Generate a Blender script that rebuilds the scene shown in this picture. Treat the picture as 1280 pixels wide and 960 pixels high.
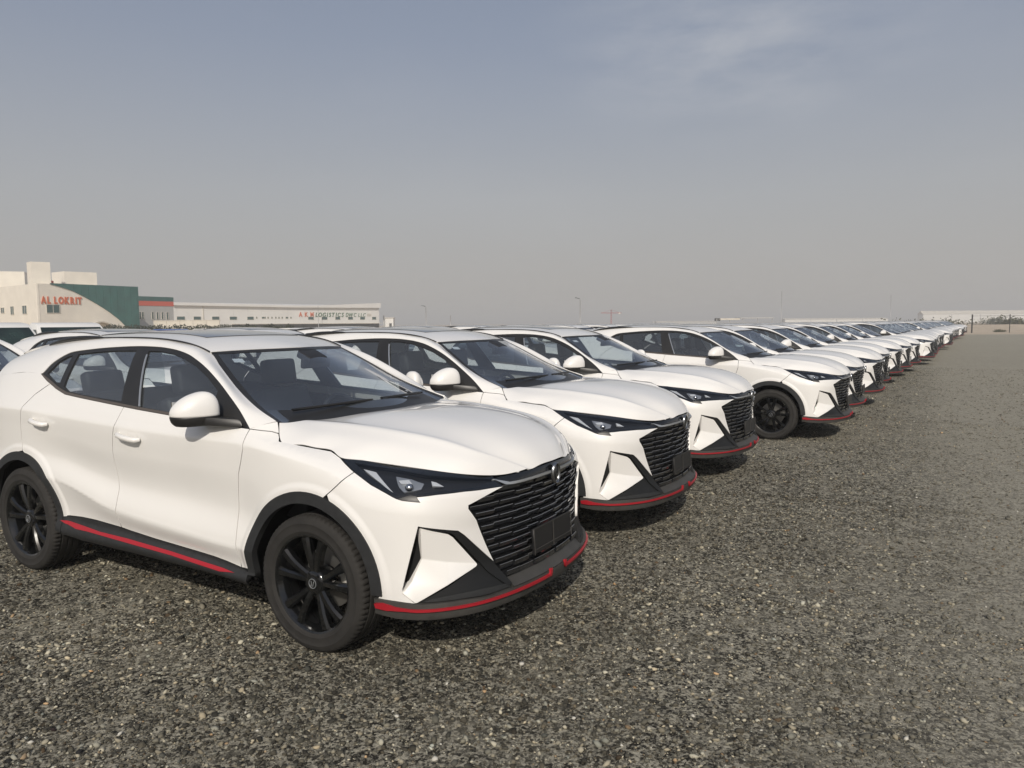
import bpy, bmesh, math, random
import numpy as np
from mathutils import Vector, Matrix
from mathutils.geometry import delaunay_2d_cdt

for o in list(bpy.data.objects): bpy.data.objects.remove(o, do_unlink=True)
scene = bpy.context.scene
COL = scene.collection
random.seed(7); RNG = np.random.default_rng(11)

# ------------------------------------------------------------------ camera
F_PX, PITCH, ROLL, CAM_H = 931.34, 0.0812, -0.0077, 1.663
cam_d = bpy.data.cameras.new('camera'); cam = bpy.data.objects.new('camera', cam_d); COL.objects.link(cam)
cam_d.sensor_fit = 'HORIZONTAL'; cam_d.sensor_width = 36.0; cam_d.lens = F_PX/1280*36
cam_d.clip_start = 0.05; cam_d.clip_end = 30000
cp, sp = math.cos(PITCH), math.sin(PITCH)
fw = Vector((0, cp, -sp)); up = Vector((0, sp, cp)); rt = Vector((1, 0, 0))
r2 = math.cos(ROLL)*rt+math.sin(ROLL)*up; u2 = -math.sin(ROLL)*rt+math.cos(ROLL)*up
M = Matrix.Identity(4)
for i in range(3): M[i][0], M[i][1], M[i][2] = r2[i], u2[i], -fw[i]
M[0][3], M[1][3], M[2][3] = 0, 0, CAM_H
cam.matrix_world = M
scene.camera = cam

# ------------------------------------------------------------------ sky, sun, exposure
SUN_EL, SUN_AZ = math.radians(35), math.radians(182)      # azimuth clockwise from +Y: behind the camera
world = bpy.data.worlds.new('World'); scene.world = world; world.use_nodes = True
wn, wl = world.node_tree.nodes, world.node_tree.links
bg = wn['Background']; bg.inputs['Strength'].default_value = 0.097
sky = wn.new('ShaderNodeTexSky'); sky.sky_type = 'NISHITA'; sky.sun_disc = False
sky.sun_elevation = SUN_EL; sky.sun_rotation = SUN_AZ
sky.air_density = 1.0; sky.dust_density = 3.0; sky.ozone_density = 1.0; sky.altitude = 0
# dusty haze that thickens towards the horizon, the same all the way round, and thin cirrus
tc = wn.new('ShaderNodeTexCoord'); sep = wn.new('ShaderNodeSeparateXYZ'); wl.new(tc.outputs['Generated'], sep.inputs[0])
hz = wn.new('ShaderNodeMapRange'); hz.interpolation_type = 'SMOOTHSTEP'
hz.inputs['From Min'].default_value = 0.0; hz.inputs['From Max'].default_value = 0.50
hz.inputs['To Min'].default_value = 0.96; hz.inputs['To Max'].default_value = 0.55
wl.new(sep.outputs['Z'], hz.inputs['Value'])
hcol = wn.new('ShaderNodeValToRGB')
hcol.color_ramp.elements[0].position = 0.0; hcol.color_ramp.elements[0].color = (4.55, 4.32, 4.05, 1)
hcol.color_ramp.elements[1].position = 0.55; hcol.color_ramp.elements[1].color = (2.80, 3.12, 3.95, 1)
e = hcol.color_ramp.elements.new(0.16); e.color = (4.28, 4.28, 4.34, 1)
e = hcol.color_ramp.elements.new(0.34); e.color = (3.32, 3.54, 4.18, 1)
wl.new(sep.outputs['Z'], hcol.inputs['Fac'])
mixh = wn.new('ShaderNodeMix'); mixh.data_type = 'RGBA'
wl.new(hz.outputs['Result'], mixh.inputs['Factor']); wl.new(sky.outputs['Color'], mixh.inputs['A']); wl.new(hcol.outputs['Color'], mixh.inputs['B'])
mp = wn.new('ShaderNodeMapping'); mp.inputs['Scale'].default_value = (1.3, 1.3, 4.2); wl.new(tc.outputs['Generated'], mp.inputs['Vector'])
cn = wn.new('ShaderNodeTexNoise'); cn.inputs['Scale'].default_value = 1.15; cn.inputs['Detail'].default_value = 7; cn.inputs['Roughness'].default_value = 0.55
wl.new(mp.outputs['Vector'], cn.inputs['Vector'])
cr = wn.new('ShaderNodeMapRange'); cr.interpolation_type = 'SMOOTHSTEP'
cr.inputs['From Min'].default_value = 0.56; cr.inputs['From Max'].default_value = 0.80
cr.inputs['To Min'].default_value = 0.0; cr.inputs['To Max'].default_value = 0.12
wl.new(cn.outputs['Fac'], cr.inputs['Value'])
cdir = Vector((.262, .910, .322)).normalized()       # a thin bank of cirrus high on the right
dt = wn.new('ShaderNodeVectorMath'); dt.operation = 'SUBTRACT'; dt.inputs[1].default_value = cdir; wl.new(tc.outputs['Generated'], dt.inputs[0])
dsc = wn.new('ShaderNodeVectorMath'); dsc.operation = 'MULTIPLY'; dsc.inputs[1].default_value = (3.6, 2.0, 8.0); wl.new(dt.outputs['Vector'], dsc.inputs[0])
dln = wn.new('ShaderNodeVectorMath'); dln.operation = 'LENGTH'; wl.new(dsc.outputs['Vector'], dln.inputs[0])
dmk = wn.new('ShaderNodeMapRange'); dmk.interpolation_type = 'SMOOTHSTEP'; dmk.inputs['From Min'].default_value = 1.0; dmk.inputs['From Max'].default_value = 0.0; wl.new(dln.outputs['Value'], dmk.inputs['Value'])
n3 = wn.new('ShaderNodeTexNoise'); n3.inputs['Scale'].default_value = 4.2; n3.inputs['Detail'].default_value = 8; n3.inputs['Roughness'].default_value = .6; wl.new(mp.outputs['Vector'], n3.inputs['Vector'])
n3r = wn.new('ShaderNodeMapRange'); n3r.inputs['From Min'].default_value = .36; n3r.inputs['From Max'].default_value = .66; n3r.inputs['To Max'].default_value = .55; wl.new(n3.outputs['Fac'], n3r.inputs['Value'])
cm = wn.new('ShaderNodeMath'); cm.operation = 'MULTIPLY'; wl.new(dmk.outputs['Result'], cm.inputs[0]); wl.new(n3r.outputs['Result'], cm.inputs[1])
ca_ = wn.new('ShaderNodeMath'); ca_.operation = 'ADD'; ca_.use_clamp = True; wl.new(cm.outputs[0], ca_.inputs[0]); wl.new(cr.outputs['Result'], ca_.inputs[1])
mixc = wn.new('ShaderNodeMix'); mixc.data_type = 'RGBA'; mixc.inputs['B'].default_value = (5.6, 5.7, 5.9, 1)
wl.new(ca_.outputs[0], mixc.inputs['Factor']); wl.new(mixh.outputs['Result'], mixc.inputs['A'])
wl.new(mixc.outputs['Result'], bg.inputs['Color'])

sun_d = bpy.data.lights.new('sun', 'SUN'); sun = bpy.data.objects.new('sun', sun_d); COL.objects.link(sun)
sun_d.energy = 3.2; sun_d.angle = math.radians(0.6); sun_d.color = (1.0, 0.93, 0.83)
sun_to = Vector((math.sin(SUN_AZ)*math.cos(SUN_EL), math.cos(SUN_AZ)*math.cos(SUN_EL), math.sin(SUN_EL)))
sun.rotation_euler = sun_to.to_track_quat('Z', 'Y').to_euler(); sun.location = (0, -20, 30)
vs = scene.view_settings; vs.view_transform = 'Standard'; vs.look = 'None'; vs.gamma = 1.0; vs.exposure = 0.0; vs.use_curve_mapping = False
scene.cycles.max_bounces = 8; scene.cycles.transparent_max_bounces = 16
scene.cycles.use_denoising = True

# ------------------------------------------------------------------ materials
def new_mat(name):
    m = bpy.data.materials.new(name); m.use_nodes = True
    return m, m.node_tree.nodes, m.node_tree.links, m.node_tree.nodes['Principled BSDF']
def mat(name, col, rough=0.5, metal=0.0, coat=0.0, spec=0.5, noise=0.0, scale=20.0, bump=0.0, bscale=200.0, coat_rough=0.05):
    m, n, l, b = new_mat(name)
    b.inputs['Base Color'].default_value = (*col, 1); b.inputs['Roughness'].default_value = rough; b.inputs['Metallic'].default_value = metal
    b.inputs['Coat Weight'].default_value = coat; b.inputs['Coat Roughness'].default_value = coat_rough; b.inputs['Specular IOR Level'].default_value = spec
    tc = n.new('ShaderNodeTexCoord')
    if noise:
        t = n.new('ShaderNodeTexNoise'); t.inputs['Scale'].default_value = scale; t.inputs['Detail'].default_value = 5
        l.new(tc.outputs['Object'], t.inputs['Vector'])
        mr = n.new('ShaderNodeMapRange'); mr.inputs['From Min'].default_value = .3; mr.inputs['From Max'].default_value = .7
        mr.inputs['To Min'].default_value = 1-noise; mr.inputs['To Max'].default_value = 1+noise
        l.new(t.outputs['Fac'], mr.inputs['Value'])
        mx = n.new('ShaderNodeVectorMath'); mx.operation = 'SCALE'; mx.inputs[0].default_value = col
        l.new(mr.outputs['Result'], mx.inputs['Scale']); l.new(mx.outputs['Vector'], b.inputs['Base Color'])
    if bump:
        t = n.new('ShaderNodeTexNoise'); t.inputs['Scale'].default_value = bscale; t.inputs['Detail'].default_value = 3
        l.new(tc.outputs['Object'], t.inputs['Vector'])
        bp = n.new('ShaderNodeBump'); bp.inputs['Strength'].default_value = bump; bp.inputs['Distance'].default_value = .002
        l.new(t.outputs['Fac'], bp.inputs['Height']); l.new(bp.outputs['Normal'], b.inputs['Normal'])
    return m
def glass(name, tint, refl=1.0, rough=0.0, sky_veil=0.0):
    m = bpy.data.materials.new(name); m.use_nodes = True; n, l = m.node_tree.nodes, m.node_tree.links
    n.remove(n['Principled BSDF']); out = n['Material Output']
    tr = n.new('ShaderNodeBsdfTransparent'); tr.inputs['Color'].default_value = (*tint, 1)
    gl = n.new('ShaderNodeBsdfGlossy'); gl.inputs['Roughness'].default_value = rough; gl.inputs['Color'].default_value = (.95, .97, 1, 1)
    lw = n.new('ShaderNodeLayerWeight'); lw.inputs['Blend'].default_value = .5      # a thin pane: Schlick, alike from both sides
    pw = n.new('ShaderNodeMath'); pw.operation = 'POWER'; pw.inputs[1].default_value = 3.6; l.new(lw.outputs['Facing'], pw.inputs[0])
    ml = n.new('ShaderNodeMath'); ml.operation = 'MULTIPLY_ADD'; ml.inputs[1].default_value = .92; ml.inputs[2].default_value = .085*refl; ml.use_clamp = True
    l.new(pw.outputs[0], ml.inputs[0])
    mx = n.new('ShaderNodeMixShader'); l.new(ml.outputs[0], mx.inputs['Fac']); l.new(tr.outputs[0], mx.inputs[1]); l.new(gl.outputs[0], mx.inputs[2])
    last = mx
    if sky_veil:
        df = n.new('ShaderNodeBsdfDiffuse'); df.inputs['Color'].default_value = (.52, .56, .60, 1)  # bluish diffuse veil: reflected sky haze put into the pane's colour
        t = n.new('ShaderNodeTexNoise'); t.inputs['Scale'].default_value = 9; t.inputs['Detail'].default_value = 6
        tc = n.new('ShaderNodeTexCoord'); l.new(tc.outputs['Object'], t.inputs['Vector'])
        mr = n.new('ShaderNodeMapRange'); mr.inputs['To Min'].default_value = sky_veil*.7; mr.inputs['To Max'].default_value = sky_veil*1.3; l.new(t.outputs['Fac'], mr.inputs['Value'])
        m2 = n.new('ShaderNodeMixShader'); l.new(mr.outputs['Result'], m2.inputs['Fac']); l.new(mx.outputs[0], m2.inputs[1]); l.new(df.outputs[0], m2.inputs[2]); last = m2
    l.new(last.outputs[0], out.inputs['Surface'])
    return m
MT = {}
MT['paint'] = mat('white_paint', (.80, .785, .755), .42, 0, 1.0, .5, noise=.012, scale=3, coat_rough=.035)
MT['trim'] = mat('satin_black_trim', (.017, .0165, .016), .42, noise=.15, scale=8)
MT['brown_trim'] = mat('belt_moulding', (.085, .072, .062), .4)
MT['plastic'] = mat('textured_grey_plastic', (.019, .020, .021), .62, noise=.2, scale=25, bump=.25, bscale=900)
MT['lip'] = mat('lower_lip_plastic', (.048, .046, .042), .6, noise=.2, scale=12, bump=.2, bscale=700)
MT['gloss'] = mat('gloss_black', (.008, .009, .010), .12, 0, .4)
MT['emblem'] = mat('dark_emblem_metal', (.30, .31, .32), .25, 1.0)
MT['slatedge'] = mat('grille_bright_edge', (.22, .225, .23), .35, .6)
MT['slat'] = mat('grille_black', (.016, .017, .019), .2, 0, .5)
MT['black'] = mat('matt_black', (.003, .003, .003), .9)
MT['deep'] = mat('deep_black_plastic', (.007, .0075, .008), .5)
MT['red'] = mat('red_stripe', (.34, .011, .020), .45)
MT['chrome'] = mat('dark_chrome', (.50, .51, .52), .22, 1.0)
MT['silver'] = mat('satin_silver', (.46, .48, .50), .32, .7)
MT['tyre'] = mat('tyre_rubber', (.020, .0185, .0165), .82, noise=.25, scale=14, bump=.2, bscale=300)
MT['rim'] = mat('black_rim', (.008, .0085, .009), .14, .2, .6)
MT['steel'] = mat('brake_steel', (.36, .35, .33), .4, .9)
MT['caliper'] = mat('cast_caliper', (.52, .51, .47), .5, .1)
MT['rust'] = mat('rusty_hub', (.26, .11, .04), .8, noise=.3, scale=40)
MT['wshield'] = glass('windscreen_glass', (.80, .86, .88), 1.15, sky_veil=.03)
MT['sglass'] = glass('side_glass', (.74, .80, .82), 1.15, sky_veil=.05)
MT['rglass'] = glass('rear_side_glass', (.55, .60, .62), 1.25, sky_veil=.05)
MT['lens'] = glass('lamp_lens', (.86, .87, .88), .45)
MT['roofglass'] = mat('sunroof_glass', (.02, .024, .03), .06, 0, 1.0)
MT['lampwhite'] = mat('lamp_reflector', (.72, .74, .76), .18, .3)
MT['lampdark'] = mat('lamp_housing', (.014, .0145, .016), .3, .0)
MT['plate'] = mat('blank_plate', (.010, .010, .011), .45)
MT['seat'] = mat('dark_seat_leather', (.024, .025, .029), .55)
MT['seattan'] = mat('seat_piping', (.30, .17, .11), .6)
MT['dash'] = mat('dashboard_plastic', (.018, .019, .022), .6)
MT['liner'] = mat('pale_headliner', (.42, .42, .41), .9)
MT['amber'] = mat('amber_reflector', (.55, .16, .02), .3)
MT['tail'] = mat('tail_lamp_red', (.25, .01, .012), .15, 0, .6)

# ------------------------------------------------------------------ object helpers
def link(name, me, parent=None, loc=None, rot=None):
    o = bpy.data.objects.new(name, me); COL.objects.link(o)
    if parent is not None: o.parent = parent
    if loc is not None: o.location = loc
    if rot is not None: o.rotation_euler = rot
    return o
def tag(o, label=None, cat=None, group=None, kind=None):
    if label: o['label'] = label
    if cat: o['category'] = cat
    if group: o['group'] = group
    if kind: o['kind'] = kind
    return o
def mesh(name, V, F, mats, N=None, smooth=True, mi=None):
    me = bpy.data.meshes.new(name)
    me.from_pydata([tuple(map(float, v)) for v in V], [], [tuple(map(int, f)) for f in F])
    for m in (mats if isinstance(mats, (list, tuple)) else [mats]): me.materials.append(MT[m] if isinstance(m, str) else m)
    if mi is not None: me.polygons.foreach_set('material_index', np.asarray(mi, np.int32))
    me.polygons.foreach_set('use_smooth', np.full(len(me.polygons), smooth))
    me.update()
    if N is not None: me.normals_split_custom_set_from_vertices([tuple(map(float, n)) for n in N])
    return me
class Geo:
    """vertices, faces and optional vertex normals collected for one mesh"""
    def __init__(s): s.V, s.F, s.N, s.M = [], [], [], []
    def add(s, V, F, N=None, m=0):
        k = len(s.V); s.V += [tuple(v) for v in V]; s.F += [tuple(i+k for i in f) for f in F]; s.M += [m]*len(F)
        s.N += [tuple(n) for n in N] if N is not None else [None]*len(V); return s
    def box(s, c, d, rz=0, m=0, ry=0, rx=0):
        x, y, z = d[0]/2, d[1]/2, d[2]/2
        R = Matrix.Rotation(rz, 3, 'Z') @ Matrix.Rotation(ry, 3, 'Y') @ Matrix.Rotation(rx, 3, 'X')
        P = [Vector(c)+R @ Vector((a*x, b*y, e*z)) for e in (-1, 1) for a, b in ((-1, -1), (1, -1), (1, 1), (-1, 1))]
        return s.add(P, [(0, 3, 2, 1), (4, 5, 6, 7), (0, 1, 5, 4), (1, 2, 6, 5), (2, 3, 7, 6), (3, 0, 4, 7)], m=m)
    def merge(s, g, m=0): return s.add(g.V, g.F, g.N if any(n is not None for n in g.N) else None, m=m)
    def mirror(s):
        g = Geo(); g.V = [(x, -y, z) for x, y, z in s.V]; g.F = [tuple(reversed(f)) for f in s.F]
        g.N = [None if n is None else (n[0], -n[1], n[2]) for n in s.N]; g.M = list(s.M); return g
    def mesh(s, name, mats, smooth=True):
        if s.N and all(n is not None for n in s.N): return mesh(name, s.V, s.F, mats, s.N, smooth, s.M)
        return mesh(name, s.V, s.F, mats, None, smooth, s.M)
def bevel_mesh(me, w, seg=2, angle=30):
    bm = bmesh.new(); bm.from_mesh(me)
    ed = [e for e in bm.edges if len(e.link_faces) == 2 and e.calc_face_angle(0) > math.radians(angle)]
    bmesh.ops.bevel(bm, geom=ed, offset=w, segments=seg, affect='EDGES', profile=.6, clamp_overlap=True)
    bm.to_mesh(me); bm.free(); me.polygons.foreach_set('use_smooth', np.ones(len(me.polygons), bool)); me.update()
    bm = bmesh.new(); bm.from_mesh(me)
    for e in bm.edges: e.smooth = not (len(e.link_faces) == 2 and e.calc_face_angle(0) > math.radians(40))
    bm.to_mesh(me); bm.free(); return me
def tube_geo(pts, r, n=8, cap=True, squash=1.0):
    pts = [Vector(p) for p in pts]; g = Geo(); V = []; F = []
    rr = r if isinstance(r, (list, tuple)) else [r]*len(pts)
    for i, p in enumerate(pts):
        t = (pts[min(i+1, len(pts)-1)]-pts[max(i-1, 0)]).normalized()
        a = t.cross(Vector((0, 0, 1))); a = a.normalized() if a.length > 1e-4 else Vector((1, 0, 0)); b = t.cross(a)
        for k in range(n):
            q = 2*math.pi*k/n; V.append(p+(a*math.cos(q)+b*math.sin(q)*squash)*rr[i])
    for i in range(len(pts)-1):
        for k in range(n): F.append((i*n+k, i*n+(k+1) % n, (i+1)*n+(k+1) % n, (i+1)*n+k))
    if cap: F.append(tuple(range(n))); F.append(tuple(reversed(range((len(pts)-1)*n, len(pts)*n))))
    return g.add(V, F)
def lathe_geo(prof, seg, axis='y', mod=None):
    """profile of (radius, offset along the axis) turned about the axis"""
    V = []; F = []; n = len(prof)
    for k in range(seg):
        a = 2*math.pi*k/seg
        for j, (r, y) in enumerate(prof):
            rr = r if mod is None else mod(r, j, k)
            V.append((rr*math.cos(a), y, rr*math.sin(a)) if axis == 'y' else (rr*math.cos(a), rr*math.sin(a), y))
    for k in range(seg):
        for j in range(n-1): F.append((k*n+j, ((k+1) % seg)*n+j, ((k+1) % seg)*n+j+1, k*n+j+1))
    return Geo().add(V, F)

# ------------------------------------------------------------------ body surface of the car
def pchip(xs,ys,x):
    """monotone cubic interpolation, ys may be (n,) or (n,k)"""
    xs=np.asarray(xs,float); ys=np.asarray(ys,float); x=np.asarray(x,float)
    h=np.diff(xs); hh=h if ys.ndim==1 else h[:,None]
    dl=np.diff(ys,axis=0)/hh
    m=np.zeros_like(ys)
    if len(xs)>2:
        a,b=dl[:-1],dl[1:]
        w1=2*hh[1:]+hh[:-1]; w2=hh[1:]+2*hh[:-1]
        ok=(a*b)>0
        with np.errstate(all='ignore'):
            mm=(w1+w2)/(w1/np.where(ok,a,1)+w2/np.where(ok,b,1))
        m[1:-1]=np.where(ok,mm,0)
    m[0]=dl[0]; m[-1]=dl[-1]
    i=np.clip(np.searchsorted(xs,x,side='right')-1,0,len(xs)-2)
    t=(x-xs[i])/h[i]
    t=np.clip(t,-.5,1.5)
    H=h[i]
    if ys.ndim>1: t=t[...,None]; H=H[...,None]
    return ((2*t**3-3*t**2+1)*ys[i]+(t**3-2*t**2+t)*H*m[i]+(-2*t**3+3*t**2)*ys[i+1]+(t**3-t**2)*H*m[i+1])
def natspl(xs,ys,x):
    """natural cubic spline (C2)"""
    xs=np.asarray(xs,float); ys=np.asarray(ys,float); x=np.asarray(x,float)
    n=len(xs); h=np.diff(xs)
    A=np.eye(n); r=np.zeros_like(ys)
    for i in range(1,n-1):
        A[i,i-1]=h[i-1]; A[i,i]=2*(h[i-1]+h[i]); A[i,i+1]=h[i]
        r[i]=6*((ys[i+1]-ys[i])/h[i]-(ys[i]-ys[i-1])/h[i-1])
    M=np.linalg.solve(A,r.reshape(n,-1)).reshape(r.shape)
    i=np.clip(np.searchsorted(xs,x,side='right')-1,0,n-2)
    a=(xs[i+1]-x)/h[i]; b=(x-xs[i])/h[i]; H=h[i]
    for _ in range(ys.ndim-1): a=a[...,None]; b=b[...,None]; H=H[...,None]
    return a*ys[i]+b*ys[i+1]+((a**3-a)*M[i]+(b**3-b)*M[i+1])*H*H/6
# ---- plan outline of the right half (y<0), from tail centre round to nose centre
PLAN=np.array([(-2.27,0),(-2.262,-.2),(-2.235,-.45),(-2.17,-.68),(-2.05,-.82),(-1.85,-.893),(-1.6,-.922),(-1.33,-.93),(-.9,-.928),(-.4,-.93),(0,-.93),(.4,-.93),(.8,-.93),
 (1.1,-.932),(1.33,-.933),(1.55,-.927),(1.75,-.908),(1.88,-.882),(1.98,-.835),(2.07,-.75),(2.15,-.63),(2.205,-.48),(2.24,-.3),(2.256,-.14),(2.26,0)])
_l=np.concatenate([[0],np.cumsum(np.hypot(*np.diff(PLAN,axis=0).T))])
_dense=np.linspace(0,_l[-1],4000)
_P=natspl(_l,PLAN,_dense)
_l2=np.concatenate([[0],np.cumsum(np.hypot(*np.diff(_P,axis=0).T))])
SMAX=_l2[-1]
def plan(s):
    s=np.asarray(s,float); over=s>SMAX; under=s<0
    s=np.where(over,2*SMAX-s,np.abs(s))
    q=np.stack([np.interp(s,_l2,_P[:,0]),np.interp(s,_l2,_P[:,1])],-1)
    q[...,1]=np.where(over|under,-q[...,1],q[...,1]); return q
def plan_n(s):
    e=.01
    d=plan(s+e)-plan(s-e); d/=np.linalg.norm(d,axis=-1,keepdims=True)
    # outward normal: tangent goes tail->nose along y<0 side; outward is to the right of travel = (ty,-tx)
    return np.stack([d[...,1],-d[...,0]],-1)
def s_of_x(x):
    """s on the flank for an x (front half or rear half up to the corners)"""
    k=np.argmin(_P[:,0]); return np.interp(x,_P[:,0],_l2)
# rows: (z,d) per station x
#  order: bottom, sill, cladtop, crease-, crease, crease+, concave, upper, shoulder, below belt, belt, g1,g2,g3
ST=[
# station given as x (flank) or ('s',value)
(-2.0,[(.20,.12),(.30,.02),(.42,.010),(.60,.006),(.64,.0),(.68,.004),(.80,.022),(.95,.012),(1.10,.004),(1.17,.030),(1.24,.066),(1.33,.115),(1.46,.23),(1.60,.40)]),
(-1.33,[(.20,.10),(.30,.015),(.44,.012),(.66,.004),(.69,.0),(.73,.004),(.85,.016),(1.00,.012),(1.105,.006),(1.15,.024),(1.21,.056),(1.32,.112),(1.46,.215),(1.60,.345)]),
(-.95,[(.255,.07),(.335,.008),(.43,.032),(.655,.004),(.675,.0),(.705,.004),(.83,.030),(.98,.014),(1.085,.006),(1.14,.026),(1.20,.056),(1.32,.118),(1.46,.214),(1.60,.33)]),
(-.30,[(.255,.07),(.335,.006),(.41,.038),(.53,.004),(.548,.0),(.58,.005),(.73,.042),(.92,.016),(1.055,.006),(1.115,.028),(1.17,.056),(1.30,.118),(1.45,.206),(1.58,.312)]),
(.35,[(.25,.07),(.325,.006),(.38,.038),(.478,.004),(.495,.0),(.53,.006),(.70,.044),(.90,.018),(1.035,.008),(1.09,.030),(1.145,.056),(1.28,.118),(1.42,.206),(1.55,.312)]),
(.80,[(.24,.07),(.305,.006),(.35,.032),(.455,.004),(.47,.0),(.505,.005),(.68,.036),(.89,.018),(1.03,.012),(1.075,.032),(1.115,.062),(1.25,.140),(1.38,.25),(1.50,.36)]),
(1.1,[(.19,.08),(.28,.010),(.34,.014),(.45,.003),(.47,.0),(.50,.002),(.66,.010),(.86,.010),(1.0,.014),(1.03,.035),(1.055,.085),(1.075,.15),(1.09,.22),(1.10,.30)]),
(1.45,[(.19,.08),(.28,.010),(.34,.010),(.45,.0),(.47,.0),(.50,.0),(.66,.002),(.83,.008),(.940,.022),(.975,.058),(.998,.098),(1.018,.135),(1.035,.20),(1.055,.32)]),
(1.75,[(.19,.08),(.28,.010),(.33,.006),(.44,.0),(.46,.0),(.50,.0),(.66,.0),(.78,.004),(.85,.022),(.91,.075),(.955,.145),(.975,.19),(.99,.24),(1.01,.32)]),
(('s',-.56),[(.19,.08),(.28,.010),(.33,.006),(.43,.032),(.46,.040),(.50,.046),(.66,.052),(.745,.046),(.82,.054),(.88,.082),(.925,.122),(.945,.155),(.965,.21),(.99,.32)]),
(('s',-.30),[(.19,.09),(.28,.010),(.33,.002),(.42,.030),(.46,.040),(.50,.044),(.66,.044),(.745,.034),(.81,.022),(.86,.022),(.90,.036),(.925,.058),(.95,.11),(.97,.22)]),
(('s',0),[(.19,.09),(.28,.010),(.33,.0),(.42,.030),(.46,.038),(.50,.042),(.66,.036),(.76,.018),(.83,.010),(.87,.008),(.90,.014),(.92,.028),(.94,.07),(.96,.2)]),
]
_SS=[]; _Z=[]; _D=[]
for st,rows in ST:
    _SS.append(SMAX+st[1] if isinstance(st,tuple) else float(s_of_x(st)))
    _Z.append([r[0] for r in rows]); _D.append([r[1] for r in rows])
_SS=np.array(_SS); _Z=np.array(_Z); _D=np.array(_D)
AX=1.328; RW=.455
def side_d(s,z):
    s=np.asarray(s,float); z=np.asarray(z,float); s=np.where(s>SMAX,2*SMAX-s,np.abs(s))
    zr=pchip(_SS,_Z,np.clip(s,_SS[0],_SS[-1])); dr=pchip(_SS,_D,np.clip(s,_SS[0],_SS[-1]))
    # vectorised pchip in z with per-point knots
    h=np.diff(zr,axis=-1); dl=np.diff(dr,axis=-1)/h
    a,b=dl[...,:-1],dl[...,1:]
    w1=2*h[...,1:]+h[...,:-1]; w2=h[...,1:]+2*h[...,:-1]
    ok=(a*b)>0
    mm=np.where(ok,(w1+w2)/(w1/np.where(ok,a,1)+w2/np.where(ok,b,1)),0)
    m=np.concatenate([dl[...,:1],mm,dl[...,-1:]],-1)
    i=np.clip((zr[...,1:-1]<=z[...,None]).sum(-1),0,zr.shape[-1]-2)[...,None]
    tk=lambda A,j: np.take_along_axis(A,j,-1)[...,0]
    H=tk(h,i); t=np.clip((z-tk(zr,i))/H,-1,1.6)
    d=(2*t**3-3*t**2+1)*tk(dr,i)+(t**3-2*t**2+t)*H*tk(m,i)+(-2*t**3+3*t**2)*tk(dr,i+1)+(t**3-t**2)*H*tk(m,i+1)
    # wheel-arch flare
    x=plan(s)[...,0]
    for ax in (AX,-AX):
        r=np.hypot(x-ax,z-.372)
        q=np.clip((r-.475)/.035,0,1); q=q*q*(3-2*q)
        d=d-.007*(1-q)*np.clip((z-.25)/.15,0,1)
    return d
def side_rows(s):
    return pchip(_SS,_Z,np.clip(np.asarray(s,float),_SS[0],_SS[-1]))
def side(s,z,off=0.0):
    s=np.asarray(s,float); z=np.asarray(z,float)
    p=plan(s)-plan_n(s)*(side_d(s,z)-off)[...,None]
    return np.concatenate([p,z[...,None]],-1)

# ------------------------------------------------------------------ surface panels
def inset(poly, d):
    P = np.asarray(poly, float); n = len(P)
    A = 0.5*np.sum(P[:, 0]*np.roll(P[:, 1], -1)-np.roll(P[:, 0], -1)*P[:, 1])
    if A < 0: P = P[::-1]
    if d == 0: return P
    e = np.roll(P, -1, 0)-P; L = np.linalg.norm(e, axis=1, keepdims=True); e = e/np.maximum(L, 1e-9)
    nr = np.stack([-e[:, 1], e[:, 0]], -1); out = []
    for i in range(n):
        a, b = nr[i-1], nr[i]; m = a+b; q = max(m @ m/2, .25)
        out.append(P[i]+m/q*d)
    return np.array(out)
def resample(P, mx):
    out = []
    for a, b in zip(P, np.roll(P, -1, 0)):
        k = max(1, int(math.ceil(np.linalg.norm(b-a)/mx)))
        for t in range(k): out.append(a+(b-a)*t/k)
    return np.array(out)
def inside(P, pts):
    c = np.zeros(len(pts), bool); a = P; b = np.roll(P, -1, 0)
    for (x0, y0), (x1, y1) in zip(a, b):
        if y0 == y1: continue
        m = ((y0 > pts[:, 1]) != (y1 > pts[:, 1])) & (pts[:, 0] < (x1-x0)*(pts[:, 1]-y0)/(y1-y0)+x0)
        c ^= m
    return c
def bdist(P, pts):
    d = np.full(len(pts), 9.)
    for a, b in zip(P, np.roll(P, -1, 0)):
        e = b-a; t = np.clip(((pts-a) @ e)/max(e @ e, 1e-12), 0, 1)
        d = np.minimum(d, np.linalg.norm(pts-a-t[:, None]*e, axis=1))
    return d
def surf_n(fn, s, z, e=2e-3):
    n = np.cross(fn(s+e, z)-fn(s-e, z), fn(s, z+e)-fn(s, z-e)); return n/np.maximum(np.linalg.norm(n, axis=-1, keepdims=True), 1e-12)
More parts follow.
